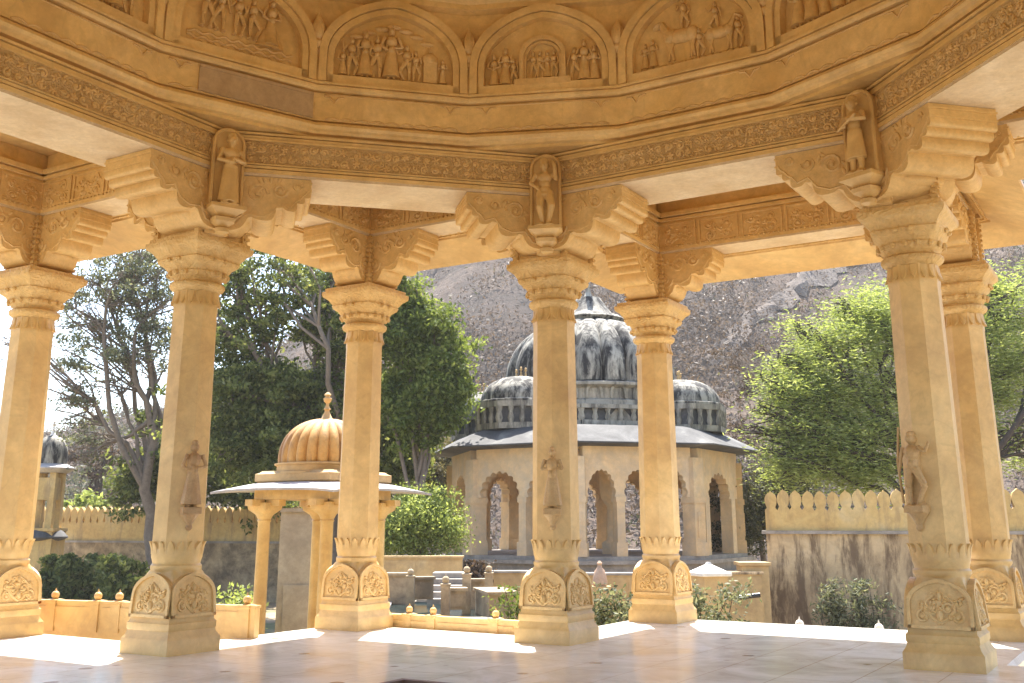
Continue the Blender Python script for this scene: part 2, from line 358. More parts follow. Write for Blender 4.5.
def animal_relief(mb, x, z, h, T, flip=1):
    def E(cx, cz, rx, rz, ry=.08, rot=None): mb.ell((x + flip * cx * h, 0, z + cz * h), (rx * h, ry * h * 1.8, rz * h), 8, 6, T, rot)
    E(0, .55, .36, .18); E(-.25, .55, .17, .19); E(.25, .58, .17, .18)
    mb.tube([(x + flip * .3 * h, 0, z + .62 * h), (x + flip * .42 * h, -.01, z + .85 * h), (x + flip * .46 * h, -.01, z + .95 * h)], [.12 * h, .08 * h, .07 * h], 7, T)
    E(.55, .9, .14, .065, rot=Matrix.Rotation(.5 * flip, 3, 'Y'))
    for lx, k in ((-.3, .04), (-.2, -.05), (.2, .06), (.32, -.02)):
        mb.tube([(x + flip * lx * h, 0, z + .5 * h), (x + flip * (lx + k) * h, 0, z + .27 * h), (x + flip * lx * h, 0, z)], [.065 * h, .04 * h, .028 * h], 6, T)
    mb.tube([(x - flip * .36 * h, 0, z + .6 * h), (x - flip * .48 * h, 0, z + .5 * h), (x - flip * .47 * h, 0, z + .25 * h)], [.03 * h, .03 * h, .015 * h], 5, T)
def arch_poly(w, h, n=14, point=.12, spring=.42):
    """outline of a slightly pointed arch, base z=0, ccw seen from -y"""
    hw = w / 2; pts = [(-hw, 0), (hw, 0), (hw, h * spring)]
    for i in range(1, n):
        t = i / n; a_ = t * PI
        x = hw * math.cos(a_); z = h * spring + h * (1 - spring) * (math.sin(a_) ** .85) * (1 - point + point * (1 - abs(math.cos(a_))) )
        pts.append((x, z))
    pts.append((-hw, h * spring)); return pts
def arch_ring(mb, w, h, t, y0, y1, T, n=18, **k):
    o = arch_poly(w, h, n, **k)[1:]; i_ = arch_poly(w - 2 * t, h - t, n, **k)[1:]
    m = len(o); vs = []
    o = [(w / 2, 0)] + o[1:-1] + [(-w / 2, h * k.get('spring', .42))] + [(-w / 2, 0)]
    i_ = [(w / 2 - t, 0)] + i_[1:-1] + [(-w / 2 + t, (h - t) * k.get('spring', .42))] + [(-w / 2 + t, 0)]
    m = len(o)
    for (ox, oz), (ix, iz) in zip(o, i_):
        vs += [(ox, y0, oz), (ox, y1, oz), (ix, y1, iz), (ix, y0, iz)]
    fs = []
    for j in range(m - 1):
        for q in range(4):
            a_, b_ = j * 4 + q, j * 4 + (q + 1) % 4; fs.append((a_, b_, b_ + 4, a_ + 4))
    fs += [(3, 2, 1, 0), tuple((m - 1) * 4 + q for q in range(4))]
    mb.add(vs, fs, T)

# ------------------------------------------------------------------ the pavilion plan (local x away from viewer, local y to the left)
OX, OY = -.352, 7.125; THB = R(90 - 31.562)
a = 2.094; b = a * (1 + 2 ** .5); c = 8.029
ZB = 5.09          # underside of all beams
pav = thing('domed_pavilion', 'carved yellow marble domed pavilion on pillars that frames the whole view', 'pavilion', (OX, OY, 0), THB)

# --- pillar pieces
def loft_base():
    mb = MB(); S = 1
    mb.lathe([(.352, 0, 1), (.352, .145, 1), (.345, .155, 1), (.322, .19, 1), (.310, .23, 1), (.318, .245, 1), (.318, .30, 1), (.300, .32, 1), (.298, .37, 1),
              (.285, .45, 1), (.265, .60, .95), (.245, .72, .8), (.235, .80, .45), (.25, .82, .1), (.262, .84, 0), (.262, .865, 0), (.245, .885, 0), (.252, .92, 0), (.262, .95, 0), (.262, 1.02, 0), (.25, 1.05, 0)], 48)
    return mb.mesh('base', M['stone'], 40)
def petal_band(z, r, n, h, w, up=1, mat='stone'):
    mb = MB()
    for k in range(n):
        T = Matrix.Rotation(2 * PI * (k + .5) / n, 4, 'Z') @ TR(r, 0, z)
        prof = []
        for i in range(7):
            t = i / 6; ww = w * math.sqrt(max(0.02, 1 - t ** 2.2)) / 2; out = .012 + .03 * t ** 2
            prof.append((ww, out, up * h * t))
        vs = []
        for ww, out, zz in prof: vs += [(out - .03, -ww, zz), (out + .004, -ww * .7, zz), (out + .012, 0, zz), (out + .004, ww * .7, zz), (out - .03, ww, zz)]
        fs = []
        for i in range(6):
            for j in range(4): q = i * 5 + j; fs.append((q, q + 1, q + 6, q + 5) if up > 0 else (q, q + 5, q + 6, q + 1))
        fs.append((30, 31, 32, 33, 34) if up > 0 else (34, 33, 32, 31, 30))
        mb.add(vs, fs, T)
    return mb
def panel_mesh(seed):
    rr = random.Random(seed); mb = MB(); W = .575; H = .44; T = Matrix.Identity(4)
    mb.prism(arch_poly(W, H, 14, .15, .5), -.012, .03, T); arch_ring(mb, W, H, .032, -.036, .0, T, 14, point=.15, spring=.5)
    mb.box(-W / 2, W / 2, -.036, 0, 0, .03)
    y = -.014
    for s_ in (1, -1):     # mirrored scrollwork
        mb.tube([(0, y, .05), (s_ * .06, y, .09), (s_ * .13, y, .16), (s_ * .12, y, .24), (s_ * .05, y, .3), (0, y, .34)], [.018, .019, .018, .016, .014, .01], 6)
        spiral(mb, s_ * .15, .11, .06, PI / 2, 1.4, T, .017, sgn=-s_, y=y)
        spiral(mb, s_ * .07, .18, .055, 0, 1.3, T, .017, sgn=s_, y=y)
        spiral(mb, s_ * .15, .22, .045, 0, 1.2, T, .015, sgn=s_, y=y)
        spiral(mb, s_ * .06, .29, .036, 0, 1.1, T, .013, sgn=-s_, y=y)
        for j in range(12):
            leaf(mb, s_ * rr.uniform(.02, .17), rr.uniform(.05, .27), rr.uniform(0, 6.3), .06, .016, T, y, .02)
    leaf(mb, 0, .06, PI / 2, .12, .035, T, y, .03); leaf(mb, 0, .24, PI / 2, .1, .026, T, y, .026)
    return mb.mesh('arched_panel', M['relief'], 45)
def shaft_mesh():
    mb = MB(); n = 8
    def oc(r): return r / math.cos(PI / 8)
    mb.lathe([(oc(.250), 1.03), (oc(.254), 1.12), (oc(.251), 1.5), (oc(.243), 2.6), (oc(.232), 3.60), (oc(.236), 3.62), (oc(.236), 3.66), (oc(.23), 3.68), (oc(.232), 3.86)], n, a0=PI / 8)
    return mb.mesh('pillar', M['stone'], 25)
def capital_mesh():
    mb = MB()
    mb.lathe([(.236, 3.80), (.262, 3.825), (.292, 3.845), (.304, 3.87), (.300, 3.895), (.272, 3.915), (.250, 3.925, 0), (.265, 3.955, .05), (.305, 3.985, .1), (.312, 4.02, .2), (.298, 4.03, .25),
              (.315, 4.08, .4), (.355, 4.12, .55), (.36, 4.16, .65), (.345, 4.17, .7), (.37, 4.24, .9), (.41, 4.28, 1), (.42, 4.30, 1), (.42, 4.35, 1), (.39, 4.36, 1), (.39, 4.40, 1)], 48)
    for k in range(16):      # beads of leaves on the bell
        t = 2 * PI * k / 16
        mb.ell((.32 * math.cos(t), .32 * math.sin(t), 4.0), (.03, .03, .035), 6, 4)
        mb.ell((.37 * math.cos(t + .2), .37 * math.sin(t + .2), 4.14), (.035, .035, .03), 6, 4)
    return mb.mesh('capital', M['stone_carved'], 40)
def lobes():
    P = [(0, .16), (.055, .215), (.13, .285), (.235, .375), (.27, .345), (.33, .355), (.52, .50), (.56, .475), (.60, .49), (.82, .645), (1.0, .69)]
    bul = [.40, .42, .45, .0, .0, .36, 0, 0, .22, .12]; out = [(0, 0)]
    for (p, q, b_) in zip(P[:-1], P[1:], bul):
        dx, dz = q[0] - p[0], q[1] - p[1]
        for i in range(6 if b_ else 1):
            t = i / 6; k = math.sin(PI * t) * b_; out.append((p[0] + dx * t - dz * k, p[1] + dz * t + dx * k))
    return out + [P[-1]]
BR = lobes()
def bracket_mesh(w, L_=.98, start=.06, off=0):
    """points to +x from the pillar axis; stepped and scalloped underside"""
    tip = start + L_; poly = []
    for x, d in BR: poly.append((tip - x * L_, ZB - .003 - d))
    poly.append((start, ZB - .003))
    poly = [(x, z) for x, z in poly]
    mb = MB(); h = w / 2
    mb.prism(list(reversed(poly)), off - h, off + h)
    # rounded rolls across the end of every step, and side carving
    for x0, x1, d in ((-.004, .05, .12), (.0, .05, .035)):
        mb.box(tip - .03, tip + .012, off - h - .008, off + h + .008, ZB - d - .02, ZB - d)
    for s_ in (-1, 1):
        T = TR(0, off + s_ * h, 0)
        y = 0
        sp = lambda cx, cz, r, g: spiral(mb, cx, cz, r, 0, 1.5, T, .02, sgn=g, y=y)
        sp(tip - .52 * L_, ZB - .20, .12, 1); sp(tip - .30 * L_, ZB - .15, .085, -1); sp(tip - .75 * L_, ZB - .40, .13, -1); sp(tip - .86 * L_, ZB - .17, .1, 1); sp(tip - .13 * L_, ZB - .10, .05, 1)
        mb.tube([(tip - x * L_ - .03, y, min(ZB - .02, ZB - d + .045)) for x, d in BR[2::3]], .013, 5, T)
        for j in range(16):
            x = rnd.uniform(.3, .95); d = rnd.uniform(.06, .12 + .45 * max(0, x - .3))
            leaf(mb, tip - x * L_, ZB - d, rnd.uniform(0, 6.28), .09, .02, T, y, .012)
    # leaf drop under the second lobe
    mb.ell((tip - .64 * L_, off, ZB - .53), (.09, h * .8, .035), 10, 6, None, Matrix.Rotation(-.6, 3, 'Y'))
    pass
    return mb.mesh('bracket', M['relief'], 38)
def core_mesh(w):
    mb = MB()
    mb.box(-w, w, -w, w, 4.395, ZB - .004)
    for sx in (-1, 1):
        for sy in (-1, 1):
            mb.box(sx * w - .035, sx * w + .035, sy * w - .035, sy * w + .035, 4.40, ZB - .006)
            for k in range(9):
                z = 4.45 + k * .067
                mb.box(sx * (w + .02) - .035, sx * (w + .02) + .035, sy * (w + .02) - .035, sy * (w + .02) + .035, z, z + .035)
    return mb.mesh('bracket_block', M['stone_carved'], 30)
def statue_mesh(pose):
    """figure against a round-headed slab on a stepped console; faces +x, origin at slab back, z absolute"""
    slab = MB(); W = .36
    pts = [(-W / 2, 4.66), (W / 2, 4.66), (W / 2, 5.40)] + [(W / 2 * math.cos(t * PI / 10), 5.40 + .16 * math.sin(t * PI / 10)) for t in range(1, 10)] + [(-W / 2, 5.40)]
    T = Matrix.Rotation(PI / 2, 4, 'Z')
    slab.prism(pts, -.14, .12, T)
    rim = [(x * .93, z) for x, z in pts[1:]] + [(-W / 2 * .93, 4.66)]
    slab.tube([(x, -.145, z) for x, z in rim], .022, 7, T)
    slab.lathe([(.03, 4.36), (.075, 4.38), (.08, 4.42), (.05, 4.44), (.12, 4.49, .5), (.13, 4.53, .6), (.10, 4.55, .6), (.17, 4.60, .9), (.195, 4.62, 1), (.195, 4.66, 1)], 24, T=TR(.09, 0, 0))
    slab_me = slab.mesh('niche_slab', M['stone'], 38)
    f = MB(); h = .82; z0 = 4.665; Y = -.225
    def E(cx, cz, rx, rz, ry=.08, cy=0): f.ell((cx * h, Y + cy * h, z0 + cz * h), (rx * h, ry * h, rz * h), 14, 10, T)
    def C(*p):
        f.tube([(q[0] * h, Y + q[1] * h, z0 + q[2] * h) for q in p], [q[3] * h for q in p], 9, T)
    E(0, .90, .062, .08, .075, -.03); E(0, .965, .07, .06, .07, .0); E(0, .885, .012, .02, .02, -.105)   # head, hair knot, nose
    E(-.025, .91, .012, .008, .01, -.098); E(.025, .91, .012, .008, .01, -.098); E(0, .86, .02, .006, .01, -.096); E(-.065, .895, .012, .025, .02); E(.065, .895, .012, .025, .02)
    C((0, 0, .78, .045), (0, -.01, .85, .038))
    E(0, .72, .115, .085, .075); E(0, .62, .085, .09, .065); E(0, .53, .10, .07, .075)
    if pose == 1:    # robed musician with hands at the chest, bare shins
        f.lathe([(.135 * h, z0 + .19 * h), (.125 * h, z0 + .3 * h), (.10 * h, z0 + .5 * h), (.08 * h, z0 + .58 * h)], 16, T=T @ TR(0, Y, 0) @ Matrix.Diagonal((1, .75, 1, 1)))
        C((-.05, 0, .25, .05), (-.05, 0, .04, .032)); C((.06, 0, .25, .05), (.065, 0, .04, .032))
        C((-.12, 0, .77, .04), (-.19, -.03, .62, .034), (-.05, -.12, .60, .028)); C((.12, 0, .77, .04), (.19, -.04, .66, .034), (.0, -.13, .68, .028))
        C((-.17, -.12, .56, .018), (.12, -.13, .72, .018))
    elif pose == 2:  # dancer, one arm raised by the head, one on the hip
        C((-.05, 0, .5, .075), (-.07, -.05, .27, .055), (-.03, 0, .04, .032)); C((.05, 0, .5, .075), (.10, -.06, .28, .055), (.05, 0, .04, .032))
        C((.12, 0, .77, .042), (.17, -.05, .66, .036), (.15, -.08, .88, .03), (.13, -.04, .96, .025)); C((-.12, 0, .77, .042), (-.20, -.03, .63, .034), (-.08, -.08, .54, .028))
        E(0, .46, .12, .05, .085)
    else:            # standing attendant with folded arms and long skirt
        f.lathe([(.15 * h, z0 + .04 * h), (.13 * h, z0 + .2 * h), (.11 * h, z0 + .42 * h), (.09 * h, z0 + .55 * h)], 16, T=T @ TR(0, Y, 0) @ Matrix.Diagonal((1, .7, 1, 1)))
        C((-.12, 0, .77, .042), (-.18, -.03, .60, .036), (.02, -.12, .57, .03)); C((.12, 0, .77, .042), (.18, -.03, .61, .036), (-.02, -.12, .62, .03))
    E(-.06, .02, .05, .025, .07, -.02); E(.06, .02, .05, .025, .07, -.02)
    f.box(-.13 * h, .13 * h, Y - .07, Y + .07, z0 - .005, z0 + .01, T)
    return slab_me, remesh(f, 'statue', M['stone'], .0075)
def figurine_mesh(pose):
    f = MB(); T = Matrix.Rotation(PI / 2, 4, 'Z'); z0 = 1.46; mat = M['figurine_dark'] if pose == 0 else M['figurine']
    person_relief(f, 0, z0, .68, T, pose, 1, 1.7, y=-.03)
    f.box(-.05, .05, -.02, .05, z0, z0 + .55, T)
    f.box(-.10, .10, -.10, .02, z0 - .07, z0, T)
    if pose == 2: f.tube([(-.14, -.03, z0 + .02), (-.16, -.04, z0 + .4), (-.12, -.04, z0 + .74)], .014, 6, T)
    f.lathe([(.018, 1.22), (.04, 1.25), (.03, 1.28), (.06, 1.33), (.10, 1.38), (.105, 1.40)], 12, T=T @ TR(0, -.02, 0) @ Matrix.Diagonal((1, .7, 1, 1)))
    return remesh(f, 'figurine', mat, .007)

ME = dict(base=loft_base(), lotus=petal_band(.98, .245, 16, .13, .10).mesh('lotus_band', M['stone'], 50), shaft=shaft_mesh(), capital=capital_mesh(),
          neck=petal_band(3.80, .225, 16, .14, .088, up=-1).mesh('hanging_petals', M['stone'], 50), bo=bracket_mesh(.46), bir=bracket_mesh(.72, 1.13, off=-.14), bil=bracket_mesh(.72, 1.13, off=.14), core_o=core_mesh(.25), core_i=core_mesh(.33),
          panel=[panel_mesh(s) for s in (1, 2)])
def pillar(x, y, dirs_in, dirs_out, statue=None, fig=None, label=None):
    sh = link('pillar', ME['shaft'], pav, (x, y, 0), label=label)
    link('base', ME['base'], sh); link('lotus_band', ME['lotus'], sh); link('hanging_petals', ME['neck'], sh); link('capital', ME['capital'], sh)
    for k in range(4):
        t = k * PI / 2
        o = link('arched_panel', ME['panel'][k % 2], sh); o.rotation_euler = (0, 0, 0)
        o.matrix_local = Matrix.Rotation(t, 4, 'Z') @ Matrix.Translation((0, -.298, .355)) @ Matrix.Rotation(-.095, 4, 'X')
    link('bracket_block', ME['core_i' if statue is not None else 'core_o'], sh)
    for d in dirs_in:      # these carry the deep octagon beam, whose middle lies inside the pillar line
        side = math.cos(R(d)) * -y - math.sin(R(d)) * -x
        link('bracket', ME['bil' if side > 0 else 'bir'], sh, rz=R(d))
    for d in dirs_out: link('bracket', ME['bo'], sh, rz=R(d))
    ang = math.atan2(-y, -x)
    if statue is not None:
        sl, st = statue
        o = link('niche_slab', sl, sh, (math.cos(ang) * .56, math.sin(ang) * .56, 0), ang)
        link('statue', st, sh, (math.cos(ang) * .56, math.sin(ang) * .56, 0), ang)
    if fig is not None: link('figurine', fig, sh, (math.cos(ang) * .275, math.sin(ang) * .275, 0), ang)
    return sh
S1, S2, S3 = statue_mesh(0), statue_mesh(2), statue_mesh(1)
pillar(a, b, [-45, 180], [0, 90], S1, figurine_mesh(0), 'inner pillar with a folded-arm figure at its top, second from the left')
pillar(b, a, [-90, 135], [90, 0], S2, figurine_mesh(3), 'inner pillar at the middle with a dancer figure under the beam corner')
pillar(b, -a, [90, -135], [-90, 0], S3, figurine_mesh(2), 'thick inner pillar at right with a robed musician at its top')
pillar(b, b, [], [180, -90]); pillar(c, a, [], [180, -90]); pillar(c, -a, [], [180, 90]); pillar(a, c, [], [-90, 180])

# --- beams.  local frame: x along, z up, -y = the side that faces the room
def frame_T(p, q):
    p = Vector((p[0], p[1], 0)); q = Vector((q[0], q[1], 0)); d = (q - p).normalized()
    return Matrix.Translation(p) @ Matrix(((d.x, -d.y, 0, 0), (d.y, d.x, 0, 0), (0, 0, 1, 0), (0, 0, 0, 1))), (q - p).length
def octv(r, k, n=8, off=.5): t = 2 * PI * (k + off) / n; return (r * math.cos(t), r * math.sin(t))
AI = b - .524      # inner face of the octagon beams
for k in range(8):
    # inner-face end points run so that the room is on the -y side
    ri = AI / math.cos(PI / 8); p = octv(ri, k); q = octv(ri, k - 1)   # clockwise: left of travel is outward
    T, L_ = frame_T(p, q); W = .95; tn = math.tan(PI / 8)
    mb = MB()
    def pr_(z0, z1, y0, y1):
        mb.add([(-y0 * tn, y0, z0), (L_ + y0 * tn, y0, z0), (L_ + y1 * tn, y1, z0), (-y1 * tn, y1, z0), (-y0 * tn, y0, z1), (L_ + y0 * tn, y0, z1), (L_ + y1 * tn, y1, z1), (-y1 * tn, y1, z1)],
               [(0, 3, 2, 1), (4, 5, 6, 7), (0, 1, 5, 4), (2, 3, 7, 6), (0, 4, 7, 3), (1, 2, 6, 5)])
    pr_(ZB + .035, 5.62, .035, W); pr_(ZB + .03, ZB + .075, -.012, .036); pr_(ZB + .09, ZB + .12, -.002, .036); pr_(ZB + .127, ZB + .14, -.018, .036)
    pr_(5.50, 5.525, -.018, .036); pr_(5.535, 5.565, .0, .036); pr_(5.575, 5.60, -.022, .036)
    o = mb.obj('beam', M['stone_deep'], pav, 30); o.matrix_local = T
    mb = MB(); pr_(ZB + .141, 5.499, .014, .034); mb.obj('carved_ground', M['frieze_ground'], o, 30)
    mb = MB(); pr_(ZB, ZB + .032, .0, W); s_ = mb.obj('soffit', M['soffit'], o, 30)
    mb = MB(); rr = random.Random(k); mb.box(.06, L_ - .06, .019, .033, 5.2325, 5.4975)
    floral(mb, .12, L_ - .12, 5.24, 5.49, TR(0, .010, 0), rr)
    mb.obj('frieze_relief', M['relief'], o, 50)
def outer_beam(p, q, ext=0.25, frames=True, face=-1, soff_dots=True, trim=(0, 0)):
    T, L_ = frame_T(p, q); mb = MB(); x0, x1 = -ext + trim[0], L_ + ext - trim[1]; H = .25
    mb.box(x0, x1, -H + .02, H - .02, ZB + .03, 5.93)
    for s_ in (-1, 1):
        y0, y1 = sorted((s_ * (H - .02), s_ * (H + .005)))
        mb.box(x0, x1, y0, y1, ZB + .028, ZB + .07); 
        y0, y1 = sorted((s_ * (H - .02), s_ * (H - .008))); mb.box(x0, x1, y0, y1, ZB + .10, ZB + .125)
        y0, y1 = sorted((s_ * (H - .02), s_ * (H + .03))); mb.box(x0, x1, y0, y1, 5.56, 5.60); 
        y0, y1 = sorted((s_ * (H - .02), s_ * (H + .06))); mb.box(x0, x1, y0, y1, 5.62, 5.68)
    nb = int(L_ / .07)
    for k in range(nb):      # bead row
        x = (k + .5) * L_ / nb; mb.ell((x, face * (H + .0), ZB + .086), (.018, .016, .014), 6, 4)
        if face == -1 and k % 2: mb.ell((x, H - .02, ZB + .0), (.02, .02, .012), 6, 4)
    o = mb.obj('beam', M['stone_deep'], pav, 30); o.matrix_local = T
    mb = MB(); mb.box(x0, x1, -H, H, ZB - .001, ZB + .027); mb.obj('soffit', M['soffit'], o)
    mb = MB(); yb_ = sorted((face * .2295, face * .2325)); mb.box(.15, L_ - .15, yb_[0], yb_[1], 5.14, 5.54); n = max(1, int(round((L_ - .4) / .62))); w = (L_ - .4) / n; FT = TR(0, 0, 0) if face == -1 else (TR(L_, 0, 0) @ Matrix.Rotation(PI, 4, 'Z'))
    for k in range(n):
        X = .2 + k * w; y = -(H - .02)
        for (u0, u1, v0, v1) in ((X + .02, X + w - .02, 5.15, 5.175), (X + .02, X + w - .02, 5.505, 5.53), (X + .02, X + .05, 5.175, 5.505), (X + w - .05, X + w - .02, 5.175, 5.505)):
            mb.box(u0, u1, y - .018, y + .001, v0, v1, FT)
        cx = X + w / 2; TT = FT @ TR(0, y - .002, 0)
        for s_ in (-1, 1):
            spiral(mb, cx + s_ * w * .2, 5.27, .075, 0, 1.4, TT, .018, sgn=s_); spiral(mb, cx + s_ * w * .22, 5.42, .06, PI, 1.3, TT, .016, sgn=-s_)
            spiral(mb, cx + s_ * .05, 5.36, .05, PI, 1.2, TT, .015, sgn=s_)
            for j in range(9): leaf(mb, cx + s_ * rnd.uniform(.02, w * .38), rnd.uniform(5.2, 5.47), rnd.uniform(0, 6.3), .08, .018, TT, 0, .013)
    mb.obj('frieze_relief', M['relief'], o, 50)
# frieze faces inward: with travel p->q, -y is to the right of travel
outer_beam((c, -a), (c, a), face=1)
outer_beam((b, a), (c, a), face=-1, ext=0, trim=(.3, .26)); outer_beam((c, -a), (b, -a), face=-1, ext=0, trim=(.26, .3))
outer_beam((b, b), (b, a), face=-1, trim=(0, .56)); outer_beam((a, b), (b, b), face=-1, ext=0, trim=(.3, .26))
outer_beam((a, b), (a, c), face=1, ext=0, trim=(.3, .26)); outer_beam((-a, c), (a, c), face=-1)
outer_beam((b, -a), (b, -b), face=-1, trim=(.56, 0)); outer_beam((b, -b), (a, -b), face=-1, ext=0, trim=(.26, .3))

# --- ceiling, eaves, roof over the cross plan
base_poly = [(c, a), (b, a), (b, b), (a, b), (a, c), (-a, c), (-a, b), (-b, b), (-b, a), (-c, a), (-c, -a), (-b, -a), (-b, -b), (-a, -b), (-a, -c), (a, -c), (a, -b), (b, -b), (b, -a), (c, -a)]
def offset(poly, d):
    n = len(poly); out = []
    for i in range(n):
        p0, p1, p2 = [Vector(poly[j % n]) for j in (i - 1, i, i + 1)]
        e0 = (p1 - p0).normalized(); e1 = (p2 - p1).normalized(); n0 = Vector((e0.y, -e0.x)); n1 = Vector((e1.y, -e1.x))
        out.append(tuple(p1 + (n0 + n1) * (d / (1 + n0.dot(n1)))))
    return out
_t = offset(base_poly, .1)
SG = 1 if abs(_t[0][0]) > c else -1
def tess(outer, hole, z, mb, flip=False):
    loops = [[Vector((x, y, 0)) for x, y in outer]] + ([[Vector((x, y, 0)) for x, y in hole]] if hole else [])
    pts = [p for l in loops for p in l]; tris = tessellate_polygon(loops); fs = []
    for t in tris:
        A = (pts[t[1]] - pts[t[0]]).cross(pts[t[2]] - pts[t[0]]).z
        if abs(A) < 1e-10: continue
        t = tuple(t) if (A > 0) != flip else tuple(reversed(t)); fs.append(t)
    mb.add([(p.x, p.y, z) for p in pts], fs)
R16 = 4.613
hole16 = [(5.1 * math.cos(2 * PI * (k + .5) / 16), 5.1 * math.sin(2 * PI * (k + .5) / 16)) for k in range(16)]
mb = MB(); o2 = offset(base_poly, SG * .24)
tess(o2, hole16, 5.90, mb, True); tess(offset(base_poly, SG * .35), hole16, 6.15, mb)
mb.obj('ceiling', M['stone'], pav, 30)
mb = MB(); rows = [(.22, ZB + .11), (.30, ZB + .085), (.31, ZB + .03), (.40, ZB + .01), (.41, ZB - .015), (.55, 5.02), (.80, 4.93), (.98, 4.86), (1.0, 4.865), (1.0, 4.92), (.6, 5.20), (.24, 5.45)]
rings = [offset(base_poly, SG * d) for d, z in rows]; n = len(base_poly)
vs = [(x, y, rows[i][1]) for i, rg in enumerate(rings) for x, y in rg]
fs = [((i * n + k), (i * n + (k + 1) % n), ((i + 1) * n + (k + 1) % n), ((i + 1) * n + k)) for i in range(len(rows) - 1) for k in range(n)]
mb.add(vs, fs)
mb.obj('eave', M['stone'], pav, 30)
mb = MB(); rg = [Vector((x, y, 0)) for x, y in offset(base_poly, SG * .36)]
for i in range(len(rg)):      # bead row under the eave
    p, q = rg[i], rg[(i + 1) % len(rg)]; Z_ = Vector((0, 0, ZB + .016)); mb.tube([p + Z_, q + Z_], .014, 5); m_ = int((q - p).length / .085)
    for j in range(m_): v = p.lerp(q, (j + .5) / m_); mb.ell((v.x, v.y, ZB + .012), (.022, .022, .02), 5, 3)
mb.obj('bead_row', M['stone_deep'], pav)
# --- sixteen sided band, panels and dome above
def ring16(prof, name, mat, r0=R16, n=16, off=.5):
    mb = MB(); vs = []
    for d, z in prof:
        for k in range(n):
            t = 2 * PI * (k + off) / n; r = (r0 + d); vs.append((r * math.cos(t), r * math.sin(t), z))
    m = len(prof)
    fs = [(i * n + k, (i + 1) * n + k, (i + 1) * n + (k + 1) % n, i * n + (k + 1) % n) for i in range(m - 1) for k in range(n)]
    mb.add(vs, fs); return mb
mb = ring16([(.9, 5.60), (.10, 5.62), (.10, 5.655), (.03, 5.66), (.02, 5.69), (-.01, 5.71), (-.025, 5.745), (-.01, 5.78), (.02, 5.80), (.085, 5.803), (.085, 5.822), (.035, 5.825), (.035, 6.165), (.075, 6.168), (.075, 6.185), (.01, 6.19), (-.015, 6.215), (-.02, 6.245), (.01, 6.25), (.01, 6.262), (-.025, 6.265), (-.025, 6.295), (.06, 6.30), (.09, 6.31)], 'cornice', None)
o = mb.obj('cornice', M['stone_deep'], pav, 10)
mb = MB()     # incised drapery line on each face of the band
for k in range(16):
    t0 = 2 * PI * (k + .5) / 16; t1 = 2 * PI * (k - .5) / 16; r = R16 + .033
    T, L_ = frame_T((r * math.cos(t0), r * math.sin(t0)), (r * math.cos(t1), r * math.sin(t1)))
    n = 9
    for j in range(n):
        x = .12 + (L_ - .24) * j / n; w = (L_ - .24) / n
        mb.tube([(x + w * q / 5, 0, 5.835 + .03 * math.sin(PI * q / 5)) for q in range(6)], .014, 5, T)
    for s_ in (0, 1):
        X = .22 if s_ == 0 else L_ - .22
        mb.tube([(X - .12, 0, 6.13), (X - .05, 0, 6.12), (X, 0, 6.05), (X + .05, 0, 6.12), (X + .12, 0, 6.13)], .014, 5, T)
    mb.tube([(.1, 0, 6.15), (L_ - .1, 0, 6.15)], .008, 4, T)
mb.obj('drapery_moulding', M['relief'], o, 60)
t0 = 2 * PI * 3.5 / 16; t1 = 2 * PI * 2.5 / 16; r = R16 + .033
T, L_ = frame_T((r * math.cos(t0), r * math.sin(t0)), (r * math.cos(t1), r * math.sin(t1)))
mb = MB(); mb.box(L_ * .24, L_ * .985, -.016, .01, 5.84, 6.16, T); mb.box(L_ * .24, L_ * .985, -.026, -.012, 6.12, 6.155, T); mb.box(L_ * .24, L_ * .985, -.026, -.012, 5.845, 5.875, T)
bk = mb.obj('replaced_block', M['grey_block'], o, 30); bk['label'] = 'darker grey brown replaced block in the band above the second pillar'
